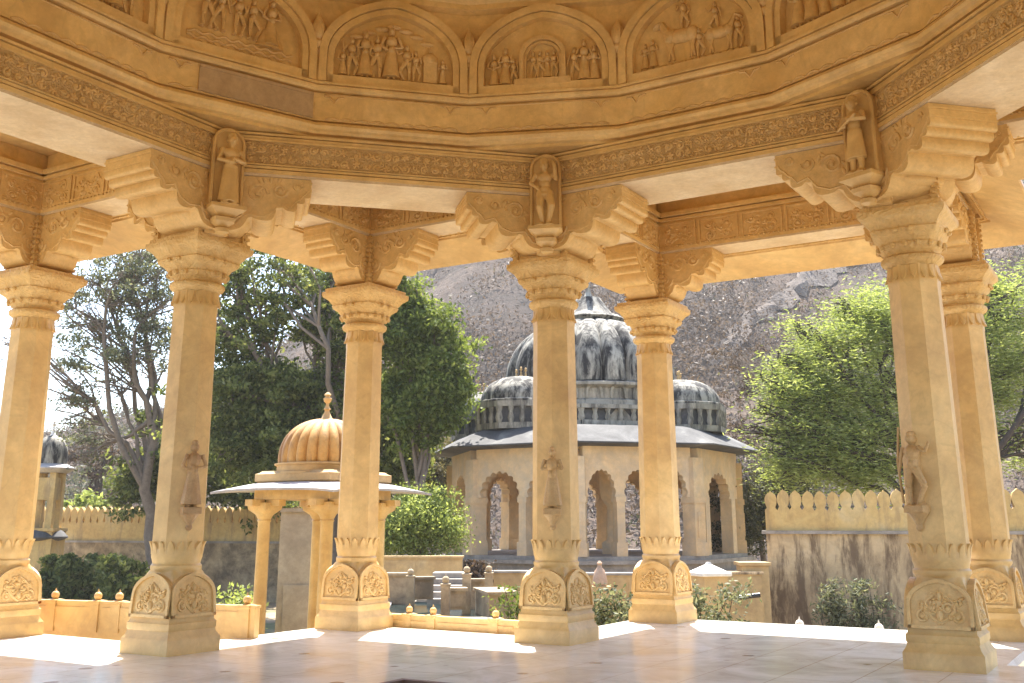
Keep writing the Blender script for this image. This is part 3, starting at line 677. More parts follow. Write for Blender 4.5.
# wall behind panels and the dome shell
mb = ring16([(.12, 6.29), (.12, 7.40), (.02, 7.43), (.02, 7.50), (-.25, 7.9), (-.9, 8.9), (-1.9, 9.8), (-3.2, 10.5), (-4.3, 10.75), (-4.6, 10.8)], 'dome', None)
mb2 = ring16([(-4.6, 11.4), (-3.1, 11.1), (-1.5, 10.2), (-.4, 9.0), (.3, 7.7), (.55, 7.3), (.55, 6.1)], 'dome', None); mb.add(mb2.v, mb2.f)
for k in range(16):      # plain stone between the arch legs
    t = 2 * PI * (k + .5) / 16; T = Matrix.Rotation(t, 4, 'Z'); mb.prism([(R16 + .0, 6.30), (R16 + .2, 6.30), (R16 + .2, 6.70), (R16 + .03, 6.70)], -.075, .075, T)
mb.obj('dome', M['stone_deep'], pav, 10)
AP = (R16 + .12) * math.cos(PI / 16)
def tympanum(k, kind):
    t = 2 * PI * k / 16
    T = Matrix.Rotation(t, 4, 'Z') @ TR(AP, 0, 6.31) @ Matrix.Rotation(-PI / 2, 4, 'Z')   # -y looks to the centre
    mb = MB(); W = 1.77; H = 1.13
    arch_ring(mb, W, H, .09, -.13, 0, T, 22, point=.13, spring=.30)
    T2 = T @ TR(0, 0, .0); arch_ring(mb, W - .19, H - .10, .075, -.10, 0, T2, 22, point=.13, spring=.30)
    mb.box(-W / 2 + .1, W / 2 - .1, -.10, 0, 0, .10, T)
    fr = mb.obj('arch_panel', M['stone_deep'], pav, 30)
    rl = MB(); TT = T @ TR(0, -.012, .105); rr = random.Random(k * 7 + 1)
    lim = lambda x: .80 * math.sqrt(max(0, 1 - (abs(x) / .70) ** 2.4))
    if kind == 1:      # court scene: figures, dancer, little domed shrine
        for x, h, p, f_ in ((-.60, .30, 0, 1), (-.50, .42, 1, 1), (-.34, .5, 3, 1), (-.2, .46, 1, -1), (-.03, .58, 0, 1), (.16, .40, 2, -1), (.27, .34, 1, 1)):
            person_relief(rl, x, .02, h, TT, p, f_, 1.2)
        rl.box(.36, .52, -.05, .02, .02, .30, TT); rl.ell((.44, 0, .33), (.1, .06, .1), 10, 6, TT); rl.tube([(.44, -.02, .42), (.44, -.02, .5)], [.02, .006], 6, TT)
        for x, z in ((-.3, .62), (-.15, .68), (0, .72), (.14, .68), (.27, .62), (.4, .54), (-.45, .55)):
            rl.ell((x, 0, z), (.09, .03, .035), 8, 5, TT)
        for j in range(6): rl.box(.40 + .03 * (j % 3), .56 + .02 * j, -.025, .01, .03 + j * .0, .06, TT)
        person_relief(rl, .60, .02, .28, TT, 3, 1, 1.2)
    elif kind == 2:    # inner arch with attendants on both sides
        arch_ring(rl, .56, .62, .05, -.07, .0, TT, 18, point=.0, spring=.55); arch_ring(rl, .46, .56, .03, -.04, 0, TT, 18, point=.0, spring=.55)
        rl.box(-.34, .34, -.09, 0, -.02, .06, TT)
        for x in (-.12, -.04, .05, .13): person_relief(rl, x, .08, .30, TT, rr.randint(0, 3), 1, 1)
        for x, h, p, f_ in ((-.60, .36, 0, 1), (-.46, .42, 3, 1), (-.36, .30, 1, 1), (.38, .38, 2, 1), (.50, .46, 0, -1), (.62, .38, 3, -1)): person_relief(rl, x, .0, h, TT, p, f_, 1.2)
    elif kind == 3:    # riders and a prancing animal
        animal_relief(rl, -.12, .08, .52, TT, -1); person_relief(rl, -.08, .40, .36, TT, 1, 1, 1.2)
        animal_relief(rl, .34, .06, .42, TT, 1); person_relief(rl, .30, .30, .32, TT, 2, -1, 1.2)
        for x, h, p in ((-.58, .28, 0), (-.48, .3, 3), (.56, .34, 1), (.1, .3, 2)): person_relief(rl, x, .04, h, TT, p, 1, 1.2)
        for x in np.linspace(-.6, .62, 16): rl.ell((x, 0, .03), (.045, .03, .03), 7, 5, TT)
    elif kind == 0:    # figures dancing over waves, one wide bell skirt
        for x, h, p, f_ in ((-.42, .48, 1, 1), (-.26, .44, 2, -1), (-.05, .42, 1, 1), (.12, .42, 2, 1)): person_relief(rl, x, .22, h, TT, p, f_, 1.3)
        person_relief(rl, .34, .18, .5, TT, 0, 1, 1.3); rl.lathe([(.17, .18), (.13, .3), (.05, .44)], 12, T=TT @ Matrix.Translation((.34, 0, 0)) @ Matrix.Diagonal((1, .35, 1, 1)))
        for z in (.03, .09, .15):
            rl.tube([(x, 0, z + .016 * math.sin(x * 38 + z * 60)) for x in np.linspace(-.62, .62, 50)], .018, 5, TT)
    else:
        for j in range(7): person_relief(rl, -.52 + j * .17, .03, rr.uniform(.34, .52), TT, rr.randint(0, 3), rr.choice((-1, 1)), 1.2)
        for j in range(9): x = -.5 + j * .125; rl.ell((x, 0, lim(x) * .82), (.08, .03, .04), 8, 5, TT)
    rl.obj('figure_relief', M['relief'], fr, 50)
    return fr
for k, kd in ((4, 4), (3, 0), (2, 1), (1, 2), (0, 3), (-1, 4), (5, 3), (-2, 1)): tympanum(k, kd)
bud = MB()
bud.lathe([(.004, -.20), (.03, -.19), (.045, -.15), (.035, -.12), (.05, -.10), (.075, -.05), (.07, -.02), (.05, 0), (.075, .03), (.085, .10), (.075, .18), (.045, .27), (.015, .33), (.004, .36)], 12)
for k in range(8):
    t = k * PI / 4; bud.ell((.07 * math.cos(t), .07 * math.sin(t), .12), (.02, .02, .10), 6, 5)
budm = bud.mesh('lotus_bud', M['relief'], 40)
for k in range(-2, 6):
    t = 2 * PI * (k + .5) / 16; r = R16 + .05
    link('lotus_bud', budm, pav, (r * math.cos(t), r * math.sin(t), 6.84))

# ------------------------------------------------------------------ plinth floor (cross plan) with a sunken square in the middle
fp = offset(base_poly, SG * .42)
mb = MB(); hs = 1.8; sq = [(hs, hs), (-hs, hs), (-hs, -hs), (hs, -hs)]
tess(fp, sq, 0, mb)
tess(fp, None, -1.3, mb, True)
n = len(fp); vs = [(x, y, 0) for x, y in fp] + [(x, y, -.06) for x, y in offset(fp, SG * .03)] + [(x, y, -.10) for x, y in offset(fp, SG * -.02)] + [(x, y, -1.3) for x, y in offset(fp, SG * -.02)]
mb.add(vs, [(i * n + k, i * n + (k + 1) % n, (i + 1) * n + (k + 1) % n, (i + 1) * n + k) for i in range(3) for k in range(n)])
fl = struct(mb.obj('floor', M['floor'], None, 30)); fl.matrix_world = Matrix.Translation((OX, OY, 0)) @ Matrix.Rotation(THB, 4, 'Z')
mb = MB(); s4 = [(hs, hs), (-hs, hs), (-hs, -hs), (hs, -hs)]
mb.add([(x, y, .004) for x, y in s4] + [(x * .965, y * .965, .004) for x, y in s4] + [(x * .965, y * .965, -.12) for x, y in s4] , [(i * 4 + k, i * 4 + (k + 1) % 4, (i + 1) * 4 + (k + 1) % 4, (i + 1) * 4 + k) for i in range(2) for k in range(4)] + [(8, 9, 10, 11)])
o = struct(mb.obj('floor_recess', M['recess_shade'], None, 30)); o.matrix_world = fl.matrix_world

BM = fl.matrix_world
def wl(x, y, z=0): return BM @ Vector((x, y, z))      # plan coordinates to the world

# ------------------------------------------------------------------ ground, hills
GZ = -2.0
def gheight(X, Y): return GZ
mb = MB(); mb.add([(-400, -55, GZ), (400, -55, GZ), (400, 400, GZ), (-400, 400, GZ)], [(0, 1, 2, 3)])
struct(mb.obj('ground', M['ground']))
def fbm(x, y, s, o=5):
    v = np.zeros_like(x); amp = 1; tot = 0
    for i in range(o):
        k = 2 ** i / s; ph = np.array([1.7, 4.1, 2.3, 5.9]) * (i + 1)
        v += amp * (np.sin(x * k + ph[0] + 1.3 * np.sin(y * k * .7 + ph[1])) * np.sin(y * k * 1.1 + ph[2] + 1.1 * np.sin(x * k * .8 + ph[3]))); tot += amp; amp *= .55
    return v / tot
HN = 260
def hill_h(X, Y):
    """ridge that rises to the right; a low far ridge on the left"""
    az = X / np.maximum(Y, 1)        # tan of azimuth
    el = np.interp(az, [-.7, -.50, -.42, -.34, -.28, -.2, -.12, -.05, .0, .05, .15, .28, .34, .40, .55, .8], [.07, .075, .085, .105, .13, .185, .26, .33, .36, .34, .33, .345, .31, .30, .33, .3])
    D = np.interp(Y, [70, 210], [0, 1]); 
    s_ = D * D * (3 - 2 * D)
    rid = el * 215 * 1.0
    h = GZ - .3 + rid * s_ ** .8
    return h + fbm(X, Y, 17, 6) * (1.2 + 5 * D) * np.clip((Y - 68) / 40, 0, 1)
xs = np.linspace(-260, 260, HN); ys = np.concatenate([np.linspace(68, 230, 150), np.linspace(232, 330, 20)])
X, Y = np.meshgrid(xs, ys); X = X * (Y / 200)
Z = np.where(Y <= 230, hill_h(X, Y), 0); Zt = hill_h(X[149:150], Y[149:150]); Z[150:] = Zt * 1.02
Z[-1] = GZ - 5; Z[0] = GZ - .5
nx, ny = len(xs), len(ys)
idx = np.arange(nx * ny).reshape(ny, nx)
fc = np.stack([idx[:-1, :-1], idx[:-1, 1:], idx[1:, 1:], idx[1:, :-1]], -1).reshape(-1, 4)
me = bpy.data.meshes.new('hills'); me.from_pydata(np.stack([X, Y, Z], -1).reshape(-1, 3).tolist(), [], fc.tolist()); me.materials.append(M['hill'])
me.polygons.foreach_set('use_smooth', [True] * len(me.polygons)); me.update()
struct(link('hills', me))

# ------------------------------------------------------------------ leaves and trees
def quads(name, P, size, mat, parent=None, aspect=.55, droop=0, smooth=False):
    n = len(P); P = np.asarray(P, float)
    size = np.asarray(size, float) if np.ndim(size) else np.full(n, size)
    u = NR.normal(size=(n, 3)); u /= np.linalg.norm(u, axis=1)[:, None]
    w = NR.normal(size=(n, 3)); w[:, 2] += droop; v = np.cross(u, w); v /= np.linalg.norm(v, axis=1)[:, None] + 1e-9
    if droop < 0: u[:, 2] *= .25; u /= np.linalg.norm(u, axis=1)[:, None]
    u = u * size[:, None]; v = v * (size * aspect)[:, None]
    V = np.stack([P - u, P - v * .9 + u * .1, P + u, P + v * .9 + u * .1], 1).reshape(-1, 3)
    me = bpy.data.meshes.new(name); me.vertices.add(4 * n); me.loops.add(4 * n); me.polygons.add(n)
    me.vertices.foreach_set('co', V.ravel()); me.loops.foreach_set('vertex_index', np.arange(4 * n, dtype=np.int32))
    me.polygons.foreach_set('loop_start', np.arange(0, 4 * n, 4, dtype=np.int32)); me.update(calc_edges=True); me.materials.append(mat)
    return link(name, me, parent)
def bend(p, q, k=6, j=.08, up=.15):
    p, q = Vector(p), Vector(q); L_ = (q - p).length; off = Vector((rnd.gauss(0, 1), rnd.gauss(0, 1), rnd.gauss(0, .4))) * L_ * j
    return [p.lerp(q, i / k) + off * math.sin(PI * i / k) + Vector((0, 0, L_ * up * math.sin(PI * i / k))) + Vector((rnd.gauss(0, 1), rnd.gauss(0, 1), rnd.gauss(0, 1))) * L_ * .015 * (0 < i < k) for i in range(k + 1)]
def tree(name, label, base, fork, blobs, leafm, barkm, trunk_r, leaf_size=.16, dens=1.0, twigs=7, cat='tree', group=None, lean=0, aspect=.55, droop=0, clump=.35, twig_r=1.0, sub=6, spray=.2):
    """blobs: (x,y,z,r,leaves) in world"""
    t = thing(name, label, cat, base, 0, group); o = Vector(base)
    mb = MB(); fork = Vector(fork)
    tr = bend(o, fork, 8, .03, 0); mb.tube([p - o for p in tr], [trunk_r * (1.35 if i == 0 else 1 - .45 * i / 8) for i in range(9)], 10)
    pts = []; szs = []
    for (x, y, z, r, nl) in blobs:
        cen = Vector((x, y, z)); st = tr[rnd.choice((5, 6, 7, 8))]
        limb = bend(st, cen, 8, .1, .06); r0 = trunk_r * rnd.uniform(.3, .5)
        mb.tube([p - o for p in limb], [r0 * (1 - .75 * i / 8) for i in range(9)], 7)
        ends = []
        for k in range(twigs):
            d = Vector((rnd.gauss(0, 1), rnd.gauss(0, 1), rnd.gauss(.15, .8))).normalized() * r * rnd.uniform(.5, 1.0)
            s0 = limb[rnd.choice((4, 5, 6, 7, 8))]; tw = bend(s0, cen + d, 5, .12, .04)
            mb.tube([p - o for p in tw], [r0 * .28 * twig_r * (1 - .8 * i / 5) + .006 for i in range(6)], 5); ends += tw[2:]
            for q in range(sub):
                e0 = tw[rnd.choice((2, 3, 4))]; d2 = Vector((rnd.gauss(0, 1), rnd.gauss(0, 1), rnd.gauss(0, .7))).normalized() * r * rnd.uniform(.15, .4)
                tw2 = bend(e0, e0 + d2, 3, .15, .02); mb.tube([p - o for p in tw2], [r0 * .1 * twig_r * (1 - .7 * i / 3) + .004 for i in range(4)], 4); ends += tw2[1:]
        E = np.array([tuple(e - o) for e in ends]); nl = int(nl * dens)
        if nl and len(E):
            nc = max(6, nl // 55); cc = E[NR.randint(0, len(E), nc)] + NR.normal(size=(nc, 3)) * r * clump * np.array([1, 1, .75]); wt = NR.rand(nc) ** .6; ii = NR.choice(nc, nl, p=wt / wt.sum())
            P = cc[ii] + NR.normal(size=(nl, 3)) * spray * np.array([1.15, 1.15, .6])
            pts.append(P); szs.append(leaf_size * NR.uniform(.6, 1.3, nl))
    mb.obj('trunk', barkm, t, 60)
    if pts: quads('crown', np.concatenate(pts), np.concatenate(szs), leafm, t, aspect, droop)
    return t
def bl(x, y, D, rp, n, jit=0):
    p = at(x, y, D); return (p.x, p.y, p.z, rp * px(D), n)
def gbase(x, D): p = at(x, 560, D); return (p.x, D, GZ)

# T1: thin spreading tree at left
D = 44
tree('spreading_tree', 'tall thin tree with bare grey branches against the pale sky at left', gbase(158, D), at(150, 420, D),
     [bl(90, 330, D, 42, 1500), bl(75, 400, D, 36, 900), bl(130, 290, D, 42, 2600), bl(170, 300, D, 40, 2300), bl(110, 370, D, 36, 1100), bl(60, 300, D, 40, 600), bl(150, 350, D, 34, 1300), bl(80, 455, D, 26, 700), bl(20, 350, D, 40, 300),
      bl(200, 330, D, 36, 2200), bl(125, 262, D, 30, 2200), bl(165, 255, D, 32, 2400), bl(100, 285, D, 26, 1200)], M['leaf_grey'], M['bark'], .30, .08, .85, twigs=14, twig_r=1.1, clump=.45, sub=10)
# T2: big leafy tree behind the shrine
D = 40
tree('leafy_tree', 'large leafy tree with a pale forked trunk behind the orange-domed shrine', gbase(330, D), at(312, 410, D),
     [bl(240, 290, D, 34, 2600), bl(285, 262, D, 30, 2800), bl(330, 262, D, 30, 2600), bl(250, 345, D, 34, 2600), bl(300, 325, D, 30, 1500), bl(345, 320, D, 34, 3200), bl(232, 400, D, 36, 9000), bl(285, 400, D, 34, 7000),
      bl(345, 395, D, 36, 8000), bl(240, 455, D, 42, 14000), bl(300, 450, D, 42, 13000), bl(390, 425, D, 30, 9000), bl(400, 470, D, 32, 9000), bl(230, 250, D, 22, 1000), bl(268, 365, D, 22, 1300), bl(215, 330, D, 24, 1400), bl(310, 288, D, 20, 700), bl(265, 300, D, 24, 1400), bl(362, 350, D, 22, 2500)],
     M['leaf_dark'], M['bark'], .34, .10, .85, twigs=10, clump=.45, twig_r=1.5)
tree('leafy_tree', 'dense dark green tree low behind the left wall, between the two left pillars', gbase(185, 46), at(190, 470, 46),
     [bl(190, 440, 46, 34, 7500), bl(150, 470, 46, 28, 4500), bl(215, 470, 46, 34, 8500), bl(120, 490, 46, 22, 2200), bl(200, 400, 46, 22, 1800), bl(260, 490, 46, 30, 6500)], M['leaf_dark'], M['bark_dark'], .3, .12, .85, clump=.45)
D = 37
tree('leafy_tree', 'tall fresh green pointed tree just right of the outer pillar behind the shrine', gbase(425, D), at(425, 450, D),
     [bl(410, 292, D, 18, 3000), bl(428, 315, D, 20, 4500), bl(398, 332, D, 22, 4500), bl(438, 348, D, 22, 5000), bl(452, 378, D, 20, 5000), bl(415, 372, D, 26, 6000), bl(440, 408, D, 22, 5000), bl(392, 300, D, 16, 2000), bl(420, 425, D, 22, 3000), bl(402, 272, D, 11, 900), bl(400, 395, D, 18, 3000)],
     M['leaf_mid'], M['bark'], .18, .09, .95, clump=.5, twigs=10)
tree('garden_shrub', 'bright green rounded shrub beyond the terraces left of the big chhatri', gbase(425, 33), at(420, 545, 33),
     [bl(405, 528, 33, 22, 8000), bl(435, 520, 33, 20, 6500), bl(418, 508, 33, 18, 5500), bl(388, 535, 33, 16, 3800), bl(446, 538, 33, 14, 3000)], M['leaf_bright'], M['bark'], .12, .055, 1.0, cat='shrub', clump=.5, twigs=10)
tree('olive_tree', 'dull olive tree left of the big chhatri below its left side dome', gbase(450, 52), at(450, 480, 52),
     [bl(440, 475, 52, 26, 6000), bl(425, 488, 52, 26, 6000), bl(455, 452, 52, 18, 2500), bl(405, 478, 52, 24, 5000), bl(448, 505, 52, 22, 4000)], M['leaf_olive'], M['bark'], .2, .085, 1.0, clump=.5)
# T4 feathery bright tree on the right
D = 36
tree('feathery_tree', 'bright lime green feathery tree above the right crenellated wall', gbase(935, D), at(925, 460, D),
     [bl(792, 392, D, 26, 10000), bl(825, 348, D, 30, 9000), bl(865, 318, D, 26, 12000), bl(785, 434, D, 22, 6500), bl(825, 402, D, 34, 11000), bl(875, 380, D, 36, 9500), bl(855, 442, D, 36, 10500), bl(805, 458, D, 28, 12000), bl(850, 475, D, 26, 9000), bl(782, 478, D, 18, 3500),
      bl(900, 320, D, 30, 9000), bl(1000, 320, D, 36, 14000), bl(1025, 370, D, 36, 9000), bl(990, 385, D, 34, 3500), bl(1010, 285, D, 24, 8000), bl(960, 350, D, 36, 3000), bl(1030, 440, D, 36, 3500), bl(1060, 330, D, 36, 6000), bl(1000, 440, D, 34, 2000), bl(764, 382, D, 15, 1100), bl(758, 412, D, 13, 800), bl(778, 358, D, 14, 1100), bl(803, 330, D, 14, 1100), bl(768, 452, D, 14, 1100), bl(842, 305, D, 12, 900), bl(750, 432, D, 9, 300)],
     M['leaf_bright'], M['bark_dark'], .30, .09, .62, twigs=12, aspect=.26, droop=-1, clump=.6, twig_r=1.5, spray=.28)
tree('bare_tree', 'bare brown tree with fine twigs behind the right end of the chhatri', gbase(775, 60), at(770, 420, 60),
     [bl(740, 380, 60, 28, 900), bl(770, 350, 60, 26, 700), bl(790, 400, 60, 26, 700), bl(745, 430, 60, 24, 900), bl(720, 350, 60, 24, 500)], M['scrub'], M['bark'], .18, .09, 1, twigs=14, twig_r=1.0, sub=10)
tree('bare_tree', 'bare twisted brown tree behind the far left wall', gbase(95, 62), at(95, 470, 62),
     [bl(75, 455, 62, 20, 400), bl(110, 450, 62, 22, 500), bl(95, 480, 62, 22, 600), bl(130, 475, 62, 20, 600)], M['scrub'], M['bark_dark'], .25, .1, 1, twigs=12, twig_r=1.6, sub=8)
tree('dry_bush', 'grey brown dry bush between the chhatri and the right crenellated wall', gbase(760, 42), at(752, 500, 42),
     [bl(745, 500, 42, 22, 5500), bl(775, 475, 42, 20, 4500), bl(740, 545, 42, 20, 5500), bl(800, 484, 42, 18, 3500), bl(765, 520, 42, 24, 5500)], M['scrub_green'], M['bark'], .15, .06, 1, twigs=12, cat='bush', clump=.5)
# scrub over the slope: nobody could count it
n = 90000; sx = NR.uniform(-.62, .62, n); sy = 75 + 150 * NR.rand(n) ** .8; sx = sx * sy
ridge = fbm(sx, sy, 9, 4); keep = ridge + NR.normal(size=n) * .25 > -.05; sx, sy = sx[keep], sy[keep]
sz = hill_h(sx, sy)
cl = 7; SP = np.repeat(np.stack([sx, sy, sz], -1), cl, 0); SP += NR.normal(size=SP.shape) * np.array([.8, .8, .6]); SP[:, 2] += .7
sel = fbm(SP[:, 0], SP[:, 1], 14, 3) + NR.normal(size=len(SP)) * .15
s1 = quads('hillside_scrub', SP[sel < .33], NR.uniform(.12, .34, (sel < .33).sum()), M['scrub'], None, .35); struct(s1, 'stuff')
s2 = quads('hillside_green_scrub', SP[sel >= .33], NR.uniform(.12, .34, (sel >= .33).sum()), M['scrub_green'], None, .5); struct(s2, 'stuff')

# pale rocky track that runs down the slope on the right
def on_hill(x, y):
    d = at(x, y, 1.0) - Vector((0, 0, EYE))
    for k in range(900):
        Y = 75 + k * .2; p = Vector((0, 0, EYE)) + d * Y
        if float(hill_h(np.array([p.x]), np.array([p.y]))[0]) > p.z: return p
    return p
def track(pts, w0, name='rocky_path'):
    P = []
    for (xa, ya), (xb, yb) in zip(pts[:-1], pts[1:]):
        for i in range(6): P.append(on_hill(xa + (xb - xa) * i / 6, ya + (yb - ya) * i / 6))
    vs = []; fs = []
    for i, p in enumerate(P):
        d = (P[min(i + 1, len(P) - 1)] - P[max(i - 1, 0)]); d.z = 0; d.normalize(); n_ = Vector((-d.y, d.x, 0))
        for s_ in (-1, -.4, .4, 1):
            q = p + n_ * s_ * w0 * rnd.uniform(.5, 1.5); z = float(hill_h(np.array([q.x]), np.array([q.y]))[0]) + .25 + .9 * rnd.random() * (abs(s_) < .9); vs.append((q.x, q.y, z))
    for i in range(len(P) - 1):
        for j in range(3): fs.append((i * 4 + j, i * 4 + j + 1, i * 4 + j + 5, i * 4 + j + 4))
    m_ = MB(); m_.add(vs, fs); struct(m_.obj(name, stone('pale_rock', (.08, .062, .052), (.13, .105, .09), (.19, .16, .14), scale=.4, rough=1, bump=.8, bdist=.3, bscale=2), None, 20))
track([(862, 250), (835, 268), (805, 285), (780, 305), (752, 322), (730, 345), (705, 372)], 1.2)
# ------------------------------------------------------------------ crenellated garden walls
def merlon_outline(n, w, z0, z1, neck=.5):
    """one connected parapet outline with bulb-headed merlons"""
    pts = [(0, z0), (n * w, z0)]; top = []
    hh = z1 - z0
    for k in range(n - 1, -1, -1):
        x = (k + .5) * w
        right = [(w * .5, hh * .50), (w * .33, hh * .585), (w * .43, hh * .66), (w * .485, hh * .74), (w * .47, hh * .83), (w * .37, hh * .91), (w * .2, hh * .965), (w * .06, hh * .99)]
        prof = right + [(0, hh * 1.02)] + [(-px_, pz_) for px_, pz_ in reversed(right[1:])]
        ch = rnd.uniform(.965, 1.02); lean = rnd.gauss(0, .012) * w; top += [(x + dx + lean * (dz / hh), z0 + dz * ch + rnd.gauss(0, .006)) for dx, dz in prof]
    top.append((0, z0 + hh * .52)); return pts + top
def wall(name, label, P0, P1, zt, zm, zbot, mw, lower_mat, thick=.45, lower_label=None):
    P0, P1 = Vector((P0.x, P0.y, 0)), Vector((P1.x, P1.y, 0)); d = P1 - P0; L_ = d.length; rz = math.atan2(d.y, d.x)
    t = thing(name, label, 'wall', P0 + Vector((0, 0, zbot)), rz, None); off = -zbot
    n = int(round(L_ / mw)); w = L_ / n
    mb = MB(); mb.prism(merlon_outline(n, w, zm + off, zt + off), .06, .06 + thick * .5); mb.obj('battlement', M['merlon_stone'], t, 30)
    mb = MB(); mb.box(-.12, L_ + .02, -.07, thick + .05, zm + off - .09, zm + off - .001); mb.obj('coping', M['slate'], t)
    mb = MB(); segs = int(L_ / .8) + 1   # slightly uneven face
    vs = []; rows = 6
    for j in range(rows + 1):
        for i in range(segs + 1): vs.append((L_ * i / segs, rnd.uniform(-.025, .025), (zm - .09 + off) * j / rows))
    fs = [(j * (segs + 1) + i, j * (segs + 1) + i + 1, (j + 1) * (segs + 1) + i + 1, (j + 1) * (segs + 1) + i) for j in range(rows) for i in range(segs)]
    mb.add(vs, fs); mb.box(0, L_, .03, thick, 0, zm + off - .092); mb.obj('retaining_face', lower_mat, t, 50, label=lower_label)
    return t
w1 = wall('crenellated_wall', 'ochre wall with bulb-headed merlons over black rain-streaked plaster at right', at(766, 530, 30), at(1130, 531, 27.5), at(840, 490.5, 30).z, at(766, 530.5, 30).z, GZ - 1.5, .335, M['stained'])
w2 = wall('crenellated_wall', 'long far ochre wall with small merlons over dark rubble stone at left', at(20, 542, 50), at(352, 542, 46), at(190, 506, 48).z, at(190, 541, 48).z, GZ - .3, .36, M['dark_stained'])
# end pier of the right wall
t = thing('wall_pier', 'plain pale stone pier at the left end of the right crenellated wall', 'pier', (at(752, 560, 29.6).x, 29.6, GZ - 1.5))
mb = MB(); q = at(752, 562, 29.6).z - GZ + 1.5; mb.lathe([(.36, 0, 1), (.36, q - .1, 1), (.42, q - .08, 1), (.42, q, 1), (.1, q + .02, 1)], 4, a0=PI / 4); mb.obj('pier_block', M['garden_stone'], t)

# ------------------------------------------------------------------ generic finial
def finial(mb, z, s_, r=1.0, T=None):
    mb.lathe([(.55 * s_ * r, z), (.50 * s_ * r, z + .05 * s_), (.30 * s_ * r, z + .14 * s_), (.16 * s_ * r, z + .32 * s_), (.13 * s_ * r, z + .40 * s_), (.20 * s_ * r, z + .44 * s_), (.13 * s_ * r, z + .50 * s_), (.09 * s_ * r, z + .58 * s_),
              (.09 * s_ * r, z + .64 * s_), (.20 * s_ * r, z + .70 * s_), (.24 * s_ * r, z + .80 * s_), (.12 * s_ * r, z + .86 * s_), (.2 * s_ * r, z + .93 * s_), (.05 * s_ * r, z + 1.02 * s_)], 14, T=T)
def dome_prof(r, h, z, n=14, bulge=.04):
    out = []
    for i in range(n + 1):
        t = i / n; ang = t * PI / 2; rr = r * (math.cos(ang) ** .85) * (1 + bulge * math.sin(PI * t * .9)) if t < 1 else .02 * r
        out.append((max(rr, .02 * r), z + h * math.sin(ang) ** 1.05))
    return out

# ------------------------------------------------------------------ small shrine with orange dome (diamond view)
D = 18; C0 = at(319, 600, D); m1 = px(D)
zf = lambda y, d=D: at(322, y, d).z
shr = thing('garden_shrine', 'small open shrine with ribbed orange dome and thin grey eaves beside the left pillars', 'shrine', (C0.x, D, GZ), THB + R(1))
def Z(y): return zf(y) - GZ
s_ = .67
capt = MB(); colm = MB()
zc = Z(500)
colm.lathe([(.15, 0, 1), (.15, .25, 1), (.12, .30, 1), (.125, .34, 0), (.115, .5, 0), (.10, zc - .36, 0), (.115, zc - .34, 0), (.10, zc - .31, 0)], 16)
capt.lathe([(.10, zc - .32, 0), (.13, zc - .24, .3), (.19, zc - .16, 1), (.2, zc - .10, 1), (.2, zc - .05, 1)], 16)
for sx in (-.9, .9):
    for k in (0, 1):
        T = TR(0, 0, 0, k * PI / 2); x0, x1 = sorted((sx * .1, sx * .42)); capt.prism([(x0, zc - .1), (x1, zc - .1), (x1, zc - .002), (x0, zc - .002)], -.08, .08, T)
cm, km = colm.mesh('pillar', M['stone'], 40), capt.mesh('capital', M['stone'], 35)
for sx in (-s_, s_):
    for sy in (-s_, s_):
        p = link('pillar', cm, shr, (sx, sy, 0)); link('capital', km, p)
mb = MB(); mb.box(-1.0, 1.0, -1.0, 1.0, -.2, .1); mb.box(-1.1, 1.1, -1.1, 1.1, -.6, -.2); mb.obj('platform', M['slate'], shr)
mb = MB(); mb.lathe([(s_ + .13, zc, 1), (s_ + .13, Z(486), 1)], 4, a0=PI / 4)  # entablature block
mb.obj('beam', M['stone'], shr)
mb = MB(); ze = Z(493.5); ny_ = 12
def curved_eave(mb, r_in, r_out, z_in, z_out, th=.035, up=.06, T=None):
    rows = []; K = 16
    for j in range(6):
        t = j / 5; r = r_in + (r_out - r_in) * t; row = []
        for sd in range(4):
            for i in range(K):
                u = -1 + 2 * i / K; c_ = abs(u) ** 3; x, y = r, u * r
                z = z_in + (z_out - z_in) * (t ** 1.1) + up * c_ * t
                ca, sa = [(1, 0), (0, 1), (-1, 0), (0, -1)][sd]; row.append((x * ca - y * sa, x * sa + y * ca, z))
        rows.append(row)
    n = 4 * K; vs = [p for r_ in rows for p in r_] + [(p[0], p[1], p[2] - th) for r_ in rows for p in r_]; o_ = 6 * n; fs = []
    for j in range(5):
        for i in range(n):
            q = (j * n + i, j * n + (i + 1) % n, (j + 1) * n + (i + 1) % n, (j + 1) * n + i); fs.append(tuple(reversed(q))); fs.append(tuple(o_ + x for x in q))
    for i in range(n): fs.append((5 * n + i, 5 * n + (i + 1) % n, o_ + 5 * n + (i + 1) % n, o_ + 5 * n + i))
    mb.add(vs, fs, T)
curved_eave(mb, .6, 1.30, Z(481), ze + .06, .035, -.05); mb.obj('eave', M['eave'], shr, 40)
mb = MB(); r_ = 62 * m1 / 1.414 + .05
mb.lathe([(r_ * .96, Z(485), 1), (r_ * .96, Z(483), 1), (r_, Z(482), 1), (r_, Z(475), 1), (r_ * .94, Z(474), 1), (r_ * .9, Z(472), 1)], 4, a0=PI / 4); mb.obj('roof_slab', M['garden_stone'], shr)
mb = MB(); rd = 46.5 * m1
mb.lathe([(rd * 1.03, Z(475)), (rd * 1.03, Z(473)), (rd * .99, Z(472)), (rd * .99, Z(467)), (rd * 1.04, Z(466)), (rd * 1.04, Z(464.5)), (rd * .98, Z(464))], 32); mb.obj('drum', M['garden_stone'], shr)
mb = MB(); mb.lathe([(r * 1.0, z) for r, z in dome_prof(rd * .97, (465 - 420) * m1, Z(465), 16, .07)], 96, ribs=24, ribd=.09); dm = mb.obj('dome', M['orange_dome'], shr, 60)
mb = MB(); finial(mb, Z(422.5), (422.5 - 393) * m1, .6)
